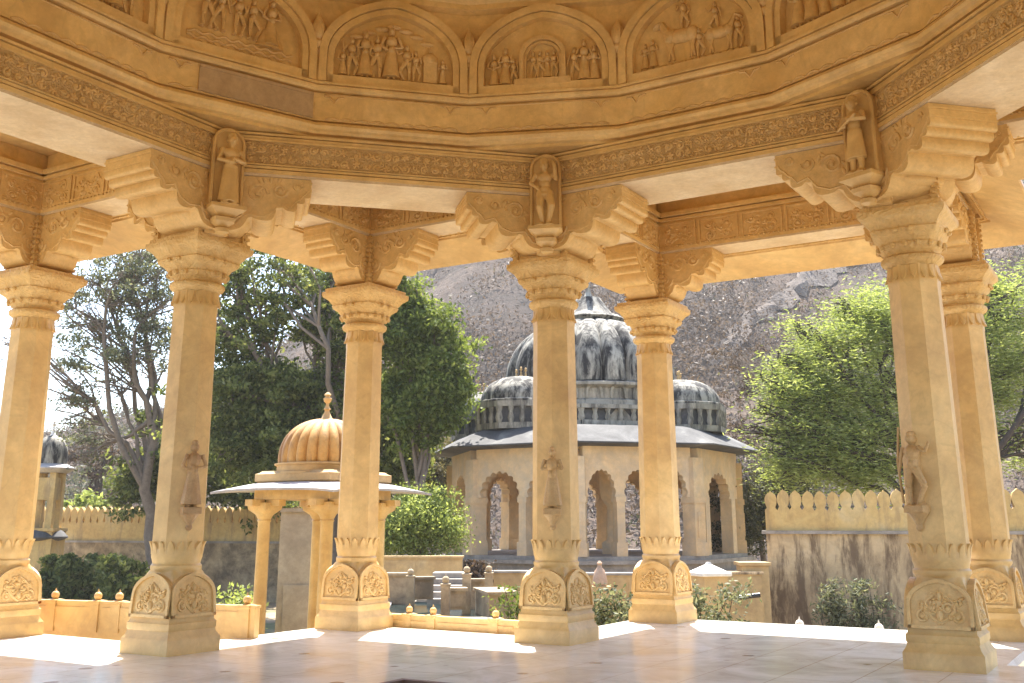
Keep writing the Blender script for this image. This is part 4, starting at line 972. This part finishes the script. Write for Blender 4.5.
for k in range(12): t = k * PI / 6; mb.ell((.42 * (rd) * math.cos(t) * .55, .42 * rd * math.sin(t) * .55, Z(422)), (.05, .05, .02), 6, 4)
mb.obj('finial', M['garden_stone'], dm, 40)
# grey masonry screen just behind the shrine
t = thing('stone_screen', 'pale upright masonry slab standing behind the small shrine', 'slab', (at(300, 600, 20.5).x, 20.5, GZ), R(8))
mb = MB(); w_ = 20 * px(20.5); hz = at(300, 512, 20.5).z - GZ; mb.box(-w_ * 1.1, w_, 0, .2, 0, hz); mb.box(-w_ * 1.15, w_ * 1.05, -.04, .24, hz, hz + .07); mb.box(-w_ * .8, w_ * .7, -.03, 0, .25, hz * .62); mb.obj('slab_face', M['screen'], t)

# ------------------------------------------------------------------ the big chhatri
D = 40; mc = px(D); CX = at(595, 500, D).x
chh = thing('domed_chhatri', 'large many-arched stone chhatri with blackened ribbed dome standing across the garden', 'pavilion', (CX, D + 1.5, GZ - .5), THB)
G0 = GZ - .5
def ZC(y, d=None): return at(595, y, d or (D - 3.2)).z - G0
RC = 138 * px(D + 1.0)
z_pl, z_sp, z_top, z_fr = ZC(556), ZC(497), ZC(470), ZC(447)
verts = [(RC * math.cos(PI / 8 + k * PI / 4), RC * math.sin(PI / 8 + k * PI / 4)) for k in range(8)]
mb = MB(); q = 1.12
def ngon(mb, r, z0, z1, n=8, a0=PI / 8): mb.lathe([(r, z0), (r, z1)], n, a0=a0)
ngon(mb, RC * 1.13, -.8, ZC(572)); ngon(mb, RC * 1.09, ZC(572) , z_pl - .25); ngon(mb, RC * 1.12, z_pl - .25, z_pl - .12); ngon(mb, RC * 1.07, z_pl - .12, z_pl)
mb.obj('platform', M['slate'], chh, 30)
def cusped(w, zs, zt, n=5):
    """right-to-left cusped arch soffit points from (w/2,zs) to (-w/2,zs)"""
    pts = []
    K = 9
    for k in range(K):
        for j in range(4):
            t = (k + j / 4) / K; ang = PI * t; r = 1 + .0; bump = -.06 * abs(math.sin(PI * (j / 4)))
            x = w / 2 * math.cos(ang) * (1 + bump * -1 if 0 else 1 - .0); z = zs + (zt - zs) * math.sin(ang) ** .9
            cx, cz = math.cos(ang), math.sin(ang); d = .055 * w * math.sin(PI * j / 4)
            pts.append((x + cx * d - (cx * .055 * w), z + cz * d - cz * .055 * w))
    pts.append((-w / 2 + .055 * w, zs)); return pts
piers = {}
bays = {}
for k in range(8):
    p, q = verts[k], verts[(k - 1) % 8]
    T, L_ = frame_T(p, q); n = 3 if k % 2 == 0 else 2
    n = {0: 2, 1: 2}.get(k, 2)
    # faces seen from the camera: normals 180 deg (k=4), 135 (k=3), 225 (k=5)
    n = 3 if k == 5 else (2 if k == 4 else 2)
    if k in (3, 6): n = 1
    bays[k] = n; pw = .28; MG = .12
    mb = MB(); th = .5; w = (L_ - 2 * MG) / n
    for i in range(n):
        x0 = MG + i * w; aw = w - pw if n > 1 else min(w - .5, 2.2)
        cx = x0 + w / 2; half = w / 2
        arc = [(cx + x, z) for x, z in cusped(aw, z_sp, z_top)]
        poly = [(cx + half, z_sp)] + [(cx + half, z_fr), (cx - half, z_fr), (cx - half, z_sp)] + list(reversed(arc))
        mb.prism(poly, -.18, .18, T)
        arc2 = [(x, -.2, z) for x, z in [(cx + (x_ - cx) * 1.06, z_ + .06) for x_, z_ in arc]]
        mb.tube(arc2, .035, 5, T)
    # cornice mouldings and brackets under the eave
    mb.box(0, L_, -.26, -.18, z_fr - .35, z_fr - .27, T); mb.box(0, L_, -.30, -.18, z_fr - .10, z_fr, T)
    for i in range(int(L_ / .7)): x = (i + .5) * L_ / int(L_ / .7); mb.prism([(x - .06, z_fr - .27), (x + .06, z_fr - .27), (x + .06, z_fr - .1), (x - .06, z_fr - .1)], -.34, -.18, T)
    mb.obj('arcade_wall', M['ch_wall'], chh, 35)
    # piers between bays
    for i in range(1, n):
        x = MG + i * w; pm = MB(); hw = pw / 2
        pm.box(x - hw, x + hw, -.24, .24, z_pl, z_sp, T); pm.box(x - hw - .05, x + hw + .05, -.29, .29, z_pl, z_pl + .45, T); pm.box(x - hw - .04, x + hw + .04, -.27, .27, z_sp - .18, z_sp, T)
        pm.box(x - hw * .5, x + hw * .5, -.27, .2, z_pl + .6, z_sp - .4, T)
        pm.obj('pier', M['ch_wall'], chh, 30)
    for i in range(n):     # slim jamb shafts
        if n == 1:
            aw = min(w - .5, 2.2)
            for s_ in (-1, 1):
                pm = MB(); x = MG + w / 2 + s_ * (aw / 2 + .2); pm.box(x - .2, x + .2, -.22, .22, z_pl, z_sp, T); pm.obj('jamb', M['ch_wall'], chh, 30)
for k in range(8):
    x, y = verts[k]; pm = MB(); TT = TR(x, y, 0, PI / 8 + k * PI / 4)
    pm.box(-.28, .30, -.25, .25, z_pl, z_fr - .36, TT); pm.box(-.32, .35, -.30, .30, z_pl, z_pl + .45, TT); pm.box(-.31, .34, -.29, .29, z_sp - .2, z_sp, TT); pm.box(.29, .33, -.12, .12, z_pl + .6, z_sp - .5, TT)
    pm.obj('pier', M['ch_wall'], chh, 30)
for k in range(4):        # inner pillars seen through the arches
    pm = MB(); x, y = RC * .45 * math.cos(PI / 4 + k * PI / 2), RC * .45 * math.sin(PI / 4 + k * PI / 2)
    pm.lathe([(.3, z_pl, 1), (.3, z_pl + .4, 1), (.24, z_pl + .5), (.2, z_sp - .3), (.3, z_sp, 1), (.34, z_sp + .4, 1), (.34, z_fr - .3, 1)], 16, T=TR(x, y, 0)); pm.obj('inner_pillar', M['ch_wall'], chh, 35)
mb = MB(); ngon(mb, RC * .98, z_fr - .1, z_fr - .02); mb.obj('ceiling', M['ch_wall'], chh)
# eave
RE = 166 * px(D + .9); mb = MB()
ze_ = ZC(441.5, D - 4.5); zi_ = ZC(429, D - 1.5)
mb.lathe([(RC * .8, z_fr - .02), (RC * 1.02, z_fr - .02), (RE * .99, ze_ - .05), (RE, ze_ - .045), (RE, ze_), (RE * .93, ze_ + .22), (RC * .99, zi_ - .12), (RC * .93, zi_)], 8, a0=PI / 8)
mb.obj('eave', M['old_roof'], chh, 25)
# terrace balustrade ring around the drum
def balustrade(mb, r, z0, z1, n=8, a0=PI / 8, every=.42, th=.14, back=None):
    for k in range(n):
        p = (r * math.cos(a0 + 2 * PI * k / n), r * math.sin(a0 + 2 * PI * k / n)); q = (r * math.cos(a0 + 2 * PI * (k - 1) / n), r * math.sin(a0 + 2 * PI * (k - 1) / n))
        T, L_ = frame_T(p, q); h = z1 - z0
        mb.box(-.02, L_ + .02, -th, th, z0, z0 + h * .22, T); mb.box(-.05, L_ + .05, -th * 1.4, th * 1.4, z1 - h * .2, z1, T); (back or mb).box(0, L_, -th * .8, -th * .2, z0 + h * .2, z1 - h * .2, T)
        m = max(2, int(L_ / every))
        for i in range(m + 1):
            x = L_ * i / m; mb.lathe([(.07, z0 + h * .2), (.12, z0 + h * .38), (.07, z0 + h * .6), (.12, z1 - h * .2)], 6, T=T @ TR(x, th * .5, 0))
rD = 92 * px(D + 1.0)
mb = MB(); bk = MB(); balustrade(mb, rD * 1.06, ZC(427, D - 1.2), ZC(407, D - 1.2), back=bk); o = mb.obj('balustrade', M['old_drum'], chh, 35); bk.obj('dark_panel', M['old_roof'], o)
mb = MB(); z0, z1 = ZC(428, D - .5), ZC(388, D - .5)
mb.lathe([(rD * .99, z0), (rD * .97, ZC(407, D - .5)), (rD * .97, ZC(404, D - .5)), (rD * .93, ZC(402, D - .5)), (rD * .93, z1 - .15), (rD * 1.0, z1 - .05), (rD * 1.0, z1 + .05), (rD * .95, z1 + .1)], 32)
for k in range(24):
    t = 2 * PI * k / 24; TT = TR(rD * .93 * math.cos(t), rD * .93 * math.sin(t), ZC(402, D - .5), t + PI / 2); arch_ring(mb, .62, .55, .08, -.06, .05, TT, 8)
mb.obj('drum', M['old_drum'], chh, 35)
mb = MB(); zd = ZC(389, D + 1); zt = ZC(318, D + 1)
mb.lathe(dome_prof(rD * .93, zt - zd, zd, 18, .06), 128, ribs=20, ribd=.16); dm = mb.obj('dome', M['old_dome'], chh, 60)
mb = MB(); mb.lathe([(rD * .36, zt - .16), (rD * .40, zt - .02), (rD * .36, zt + .10), (rD * .27, zt + .22), (rD * .20, zt + .55), (rD * .13, zt + .9)], 24)
for k in range(16): t = 2 * PI * k / 16; mb.ell((rD * .3 * math.cos(t), rD * .3 * math.sin(t), zt - .02), (.13, .13, .06), 7, 5)
finial(mb, zt + .8, 1.3, .45); mb.obj('finial', M['old_dome'], dm, 40)
# side kiosk domes on the roof corners
def kiosk(k_ang, dist, r, hh, base_z):
    x, y = dist * math.cos(k_ang), dist * math.sin(k_ang)
    T = TR(x, y, 0, k_ang)
    kb = MB(); bk = MB(); balustrade(kb, r * 1.0, base_z, base_z + hh * .42, 8, PI / 8, .36, .10, back=bk)
    kb.v = [tuple(T @ Vector(v)) for v in kb.v]; bk.v = [tuple(T @ Vector(v)) for v in bk.v]
    o = kb.obj('roof_kiosk', M['old_drum'], chh, 35)
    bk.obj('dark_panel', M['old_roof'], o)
    m2 = MB(); zz = base_z + hh * .36
    m2.lathe([(r * .92, base_z, 0), (r * .92, zz + .1, 0), (r * 1.02, zz + .14), (r * 1.02, zz + .22), (r * .93, zz + .26)] + [(rr_ * .93, z_) for rr_, z_ in dome_prof(r, hh * .40, zz + .26, 10, .03)], 48, T=T, ribs=16, ribd=.03); dk = m2.obj('kiosk_dome', M['old_dome'], o, 60)
    m3 = MB()
    for xx in (-.28, 0, .28): finial(m3, zz + .22 + hh * .40 - abs(xx) * .25, .42, .55, T @ TR(0, xx, 0))
    m3.obj('kiosk_finials', M['garden_stone'], o, 40)
kz = ZC(431, D - 1); kh = (431 - 368) * px(D - 1)
for dx, dy, r in ((-72, -2.2, 1.62), (88, -1.2, 1.62), (-112, 2.6, 1.3), (60, 5.0, 1.5)):
    dx *= mc; kiosk(math.atan2(dy, dx) - THB, math.hypot(dx, dy), r, kh, kz)

# ------------------------------------------------------------------ far left chhatri with dark dome
D = 46; t = thing('domed_kiosk', 'small far chhatri with a dark dome on a yellow tower at the left edge', 'pavilion', (at(40, 560, D).x, D, GZ)); m_ = px(D)
ZF = lambda y: at(40, y, D).z - GZ
mb = MB(); r_ = 17 * m_
mb.lathe([(r_ * .92, 0, 1), (r_ * .92, ZF(532), 1), (r_ * 1.0, ZF(531), 1), (r_ * 1.0, ZF(528), 1)], 16); mb.obj('tower', M['merlon_stone'], t, 30)
for k in range(4):
    mb = MB(); mb.box(-.13, .13, -.13, .13, ZF(528), ZF(470), TR(r_ * .75 * math.cos(PI / 4 + k * PI / 2), r_ * .75 * math.sin(PI / 4 + k * PI / 2), 0)); mb.obj('pillar', M['merlon_stone'], t)
mb = MB(); mb.lathe([(r_ * .6, ZF(500), 1), (r_ * .6, ZF(478), 1)], 4, a0=PI / 4); mb.obj('back_wall', M['merlon_stone'], t)
mb = MB(); mb.lathe([(r_, ZF(473)), (r_ * 1.38, ZF(469)), (r_ * 1.38, ZF(468)), (r_ * .9, ZF(464))], 16); mb.obj('eave', M['eave'], t)
mb = MB(); mb.lathe([(r_ * .9, ZF(466)), (r_ * .9, ZF(461))] + dome_prof(r_ * .9, (461 - 436) * m_, ZF(461), 12, .1), 48, ribs=16, ribd=.05); d_ = mb.obj('dome', M['old_dome'], t, 60)
mb = MB(); finial(mb, ZF(437), .7, .5); mb.obj('finial', M['white_stone'], d_)
mb = MB(); mb.lathe([(r_ * .9, ZF(541)), (r_ * 1.35, ZF(538)), (r_ * 1.35, ZF(536.5)), (r_ * .9, ZF(528))], 16); mb.obj('lower_eave', M['old_roof'], t)

# ------------------------------------------------------------------ low parapets with ball-headed posts
def post_mesh(h, w=.07, ball=.055, mat='stone'):
    mb = MB(); mb.lathe([(w, 0, 1), (w, h - .05, 1), (w * 1.15, h - .04, 1), (w * 1.15, h - .01, 1), (w * .5, h, 1)], 4, a0=PI / 4)
    mb.ell((0, 0, h + ball * .9), (ball, ball, ball), 12, 8); mb.lathe([(.018, h + ball * 1.7), (.004, h + ball * 2.6)], 6); return mb.mesh('post', M[mat], 40)
def parapet(name, label, P0, P1, h, posts, ph, mat='stone', th=.10, post_w=.07, ball=.05, gr=None, cat='parapet', below=0):
    P0, P1 = Vector(P0), Vector(P1); d = P1 - P0; L_ = math.hypot(d.x, d.y); t = thing(name, label, cat, P0, math.atan2(d.y, d.x), gr)
    mb = MB(); mb.box(0, L_, -th / 2, th / 2, -below, h - .03); mb.box(-.01, L_ + .01, -th / 2 - .015, th / 2 + .015, h - .03, h)
    k = max(1, int(L_ / .85))
    for i in range(k): x0, x1 = L_ * i / k + .07, L_ * (i + 1) / k - .07; mb.box(x0, x1, -th / 2 - .012, -th / 2, .05, h - .07)
    mb.obj('panel', M[mat], t)
    pm = post_mesh(ph, post_w, ball, mat)
    for f in posts: link('post', pm, t, (L_ * f, 0, 0))
    return t
def gp(x, y, z=0):     # point on the horizontal plane z seen at pixel
    u = (x - 512) / F; v = (CY - y) / F
    d = Vector((u, math.cos(PIT) - v * math.sin(PIT), math.sin(PIT) + v * math.cos(PIT))); t = (z - EYE) / d.z
    return Vector((0, 0, EYE)) + d * t
p0, p1 = gp(25, 629), gp(256, 638)
L_ = (p1 - p0).length; fx = lambda x: ((x - 25) / 231.0)
parapet('marble_parapet', 'low yellow parapet of plain slabs with ball posts at left beyond the first pillars', p0, p1, .36, [fx(54), fx(99), fx(121), fx(246)], .375, below=1.2)
p0, p1 = wl(b + .44, a + 2.96 + .3), wl(b + .44, a + .75)
parapet('marble_parapet', 'very low yellow kerb with three ball posts between the shrine pillar and the middle pillar', p0, p1, .155, [.335, .485, .86], .175, post_w=.065, ball=.045, below=1.2)
# ball posts of the lower railing that peep over the floor edge at right
p0, p1 = wl(c + 1.0, .9, -.40), wl(c + 1.0, -2.3, -.40)
parapet('lower_parapet', 'sunlit low railing outside the plinth with white balls just above the floor edge at right', p0, p1, .28, [.12, .45, .62, .95], .30, 'white_stone', ball=.06, below=1.6)

# ------------------------------------------------------------------ terraces between the pavilion and the chhatri
def block(name, label, cat, x0, x1, ytop, ybot, D, depth, mat, rz=0, cap=.06, capm=None):
    A, B = at(x0, ytop, D), at(x1, ytop, D); zb = at(x0, ybot, D).z; w = B.x - A.x
    t = thing(name, label, cat, (A.x, D, zb), rz); h = A.z - zb
    mb = MB(); mb.box(0, w, 0, depth, 0, h - cap)
    n = max(1, int(w / .9))
    for i in range(n): mb.box(w * i / n + .04, w * (i + 1) / n - .04, -.015, 0, .06, h - cap - .06)
    mb.obj('wall_face', M[mat], t)
    mb = MB(); mb.box(-.04, w + .04, -.05, depth + .04, h - cap, h); mb.obj('coping', M[capm or mat], t)
    return t
block('retaining_wall', 'yellow stone retaining wall below the bright shrub left of the chhatri', 'wall', 372, 462, 556, 640, 31, .5, 'garden_stone')
block('retaining_wall', 'grey stepped wall at the foot of the chhatri platform behind the middle pillar', 'wall', 452, 560, 571, 640, 33, .6, 'garden_stone', capm='slate')
block('retaining_wall', 'low orange wall with grey coping in front of the chhatri, right of the middle pillar', 'wall', 560, 694, 573, 640, 30, .5, 'garden_stone', capm='slate')
block('retaining_wall', 'ochre wall with a black pipe between the cenotaph and the wall pier', 'wall', 694, 762, 572, 660, 29, .5, 'garden_stone', capm='stained')
block('low_wall', 'brown stone wall left of the dark water tank', 'wall', 372, 410, 573, 640, 26, .4, 'terrace')
block('low_wall', 'reddish stone wall beside the green bush at the right of the water tank', 'wall', 489, 518, 592, 640, 22, 1.6, 'terrace', R(12))
block('low_wall', 'pale panelled wall rising behind the water tank by the grey steps', 'wall', 411, 434, 577, 600, 25, .3, 'terrace', R(14))
block('low_wall', 'pale panelled wall in front of the grey steps', 'wall', 446, 466, 588, 610, 22.5, .25, 'terrace', R(10))
block('low_wall', 'pale panelled wall between the steps and the reddish wall', 'wall', 467, 489, 579, 612, 24.5, .25, 'terrace', R(14))
# grey steps
A = at(434, 572, 28); t = thing('stone_steps', 'flight of pale grey steps climbing between the panelled walls', 'steps', (A.x, 25.4, at(434, 612, 25.4).z)); mb = MB()
hz = A.z - at(434, 612, 25.4).z
for i in range(6): mb.box(0, 34 * px(27), i * .42, 3.0, hz * i / 6, hz * (i + 1) / 6 - .001)
mb.obj('treads', M['slate'], t)
# water tank
def planar(poly, z): return [(p.x, p.y, z) for p in poly]
zw = -.56
mb = MB(); mb.add([tuple(gp(x, y, zw)) for x, y in ((384, 618), (492, 618), (478, 598), (394, 598))], [(0, 1, 2, 3)]); struct(mb.obj('water', M['water']))
t = thing('water_tank', 'stone tank of dark water just beyond the very low kerb', 'tank', tuple(gp(435, 609, zw) * 1.0))
q = gp(435, 609, zw); mb = MB(); ring = [gp(x, y, zw) - q for x, y in ((380, 620), (496, 620), (481, 597), (391, 597))]
for i in range(4):
    T, L_ = frame_T(ring[i], ring[(i + 1) % 4]); mb.box(-.05, L_ + .05, -.10, .10, GZ - zw, .05, T)
mb.obj('tank_rim', M['slate'], t)
q = gp(429, 600, zw); t = thing('water_reflection', 'flat pale slab added for the white reflection on the dark tank water', 'platform', tuple(q)); mb = MB()
mb.box(-.28, .28, -.9, .9, -.4, .03); mb.box(-.24, .24, -.86, .86, .03, .06); mb.obj('reflection_slab', M['slate'], t)  # slab added in place of a white reflection on the water
# ball posts on the panelled walls
for x, y, D_, lb in ((467, 573, 23.4, 'tall ball-headed post at the right end of the grey steps'), (446, 583, 22.3, 'ball-headed post at the corner of the wall in front of the grey steps'), (489, 572, 24.4, 'ball-headed post at the end of the panelled wall near the reddish wall'), (411, 575, 24.8, 'ball-headed post at the left corner of the wall behind the water tank')):
    P = at(x, y, D_); h = P.z - (GZ - .2); o = link('stone_post', post_mesh(h, .09, .075, 'terrace'), None, (P.x, D_ - .1, GZ - .2)); tag(o, lb, 'post', 'ball-headed posts on the terrace walls')
# little cenotaph with pyramid roof
D = 25; A = at(710, 600, D); t = thing('small_cenotaph', 'small square white stone box with pyramid lid behind the shrubs', 'cenotaph', (A.x, D, GZ), R(20)); m_ = px(D)
zz = lambda y: at(710, y, D).z - GZ
mb = MB(); mb.box(-.30, .30, -.30, .30, 0, zz(576)); mb.obj('box_wall', M['garden_stone'], t)
mb = MB(); mb.lathe([(.36, zz(576), 1), (.38, zz(575.2), 1), (.38, zz(572.5), 1), (.30, zz(571), 1), (.06, zz(564.5), 1), (.05, zz(562), 0)], 4, a0=PI / 4); mb.obj('lid', M['white_stone'], t)
# small rounded idol stone on the wall
P = at(600, 586, 27); o = MB(); o.lathe([(.16, 0), (.19, .05), (.17, .2), (.13, .36), (.06, .44), (.05, .5), (.07, .54), (.02, .6)], 16); h_ = at(600, 573, 27).z - P.z
mb = o; ob = mb.obj('stone_cone', stone('pink_sandstone', (.38, .24, .16), (.46, .31, .21)), None, loc=P); tag(ob, 'small pinkish stone cone with a knob in front of the orange wall', 'cone')
mb = MB(); mb.box(-.25, .25, -.25, .25, GZ - .5 - P.z, -.002); ped = mb.obj('pedestal', M['garden_stone'], ob)
# pipe
A = at(724, 599, 28.6); B = at(760, 595, 28.6); mb = MB(); mb.tube([(-.0, 0, 0), (B.x - A.x, 0, B.z - A.z)], .06, 8); mb.tube([(0, 0, 0), (0, .4, .03)], .06, 8)
o = mb.obj('black_pipe', M['pipe'], None, loc=A); tag(o, 'short black pipe along the ochre wall near the pier', 'pipe')

# ------------------------------------------------------------------ hedges and shrubs near the plinth
def bush(name, label, x0, x1, ytop, D, n, mat, size=.05, cat='bush', depth=1.0, z0=None, group=None, asp=.5):
    A, B = at(x0, ytop, D), at(x1, ytop, D); z0 = GZ - .2 if z0 is None else z0; w = B.x - A.x; h = A.z - z0
    t = thing(name, label, cat, ((A.x + B.x) / 2, D, z0), 0, group); mb = MB(); ends = []
    for k in range(int(10 + w * 6)):
        x = rnd.uniform(-w / 2, w / 2) * .9; y = rnd.uniform(0, depth)
        st = bend((x * .9, y, 0), (x + rnd.gauss(0, .1), y + rnd.gauss(0, .1), h * rnd.uniform(.6, .98)), 4, .06, 0); mb.tube(st, [.018, .015, .012, .009, .005], 5); ends += st[1:]
        for q in range(4):
            e = st[rnd.choice((2, 3, 4))]; f = e + Vector((rnd.gauss(0, .14), rnd.gauss(0, .14), rnd.uniform(0, .12))); mb.tube([e, f], [.007, .003], 4); ends.append(f)
    E = np.array([tuple(e) for e in ends]); P = E[NR.randint(0, len(E), n)] + NR.normal(size=(n, 3)) * np.array([.11, .11, .10])
    P = P[(P[:, 2] < h * 1.05) & (P[:, 2] > -.05)]
    mb.obj('stems', M['bark_dark'], t, 60); quads('foliage', P, NR.uniform(.6, 1.3, len(P)) * size, mat, t, asp)
    return t
bush('hedge', 'dense dark green hedge in front of the far left wall', 42, 100, 558, 40, 9000, M['leaf_dark'], .13, 'hedge', 2)
bush('round_bush', 'grey green rounded bush at the right end of the dark hedge', 97, 134, 558, 38, 5000, M['leaf_dark'], .12, 'bush', 1.5)
bush('leafy_weeds', 'pale yellow green weeds above the low parapet beside the shrine', 206, 252, 590, 19, 2500, M['leaf_bright'], .05, 'weeds', .8)
bush('silvery_shrub', 'silvery green shrub between the middle pillar and the next one right', 586, 634, 590, 17.5, 6500, M['leaf_grey'], .045, 'shrub', .9, group='silvery shrubs along the plinth')
bush('silvery_shrub', 'silvery green shrub in front of the small cenotaph', 690, 738, 588, 17.8, 6500, M['leaf_grey'], .045, 'shrub', .9, group='silvery shrubs along the plinth')
bush('green_bush', 'small dark green bush beside the reddish wall left of the middle pillar', 510, 524, 590, 20.5, 1800, M['leaf_mid'], .05, 'bush', .5)
bush('dry_shrub', 'pale dry shrub with whitish leaves against the right stained wall', 822, 880, 582, 28, 4200, M['leaf_grey'], .075, 'shrub', .6, asp=.25)
bush('roadside_bush', 'yellow green low bushes behind the far left wall next to the far kiosk', 52, 96, 492, 56, 3500, M['leaf_bright'], .16, 'bush', 2)
bush('dry_shrub', 'thin dry shrub sprouting on the steps below the left end of the chhatri', 462, 486, 562, 32, 900, M['scrub'], .08, 'shrub', .5, z0=at(470, 590, 32).z)
# ------------------------------------------------------------------ dusty air in the valley
hm = bpy.data.materials.new('dusty_air'); hm.use_nodes = True; hn = hm.node_tree; hn.nodes.clear()
ho = hn.nodes.new('ShaderNodeOutputMaterial'); pv = hn.nodes.new('ShaderNodeVolumePrincipled'); hn.links.new(pv.outputs[0], ho.inputs['Volume'])
pv.inputs['Color'].default_value = (.93, .92, .93, 1); pv.inputs['Density'].default_value = .0005; pv.inputs['Anisotropy'].default_value = .2
mb = MB(); mb.box(-420, 420, -60, 420, GZ - 8, 110); struct(mb.obj('haze', hm), 'stuff')
# ------------------------------------------------------------------ light
AZ, EL = R(0), R(63)
w = bpy.data.worlds.new('World'); sc.world = w; w.use_nodes = True; nt = w.node_tree
bg = nt.nodes['Background']; sky = nt.nodes.new('ShaderNodeTexSky'); sky.sky_type = 'NISHITA'; sky.sun_disc = False
sky.sun_elevation = EL; sky.sun_rotation = AZ; sky.air_density = 1.0; sky.dust_density = 1.2; sky.ozone_density = 1.0
nt.links.new(sky.outputs[0], bg.inputs[0]); bg.inputs[1].default_value = .12
sd = bpy.data.lights.new('sun', 'SUN'); sd.energy = 5; sd.angle = R(.6); sd.color = (1, .94, .84)
so = bpy.data.objects.new('sun', sd); col.objects.link(so); so.location = (0, 30, 60)
S = Vector((math.sin(AZ) * math.cos(EL), math.cos(AZ) * math.cos(EL), math.sin(EL))); so.rotation_euler = S.to_track_quat('Z', 'Y').to_euler()
sc.view_settings.view_transform = 'Standard'; sc.view_settings.look = 'None'; sc.view_settings.gamma = 1; sc.view_settings.exposure = 1.92
sc.cycles.max_bounces = 10; sc.cycles.diffuse_bounces = 7; sc.cycles.glossy_bounces = 3; sc.cycles.transmission_bounces = 4; sc.cycles.transparent_max_bounces = 4
sc.cycles.caustics_reflective = False; sc.cycles.caustics_refractive = False; sc.cycles.sample_clamp_indirect = 8
sc.cycles.use_denoising = True
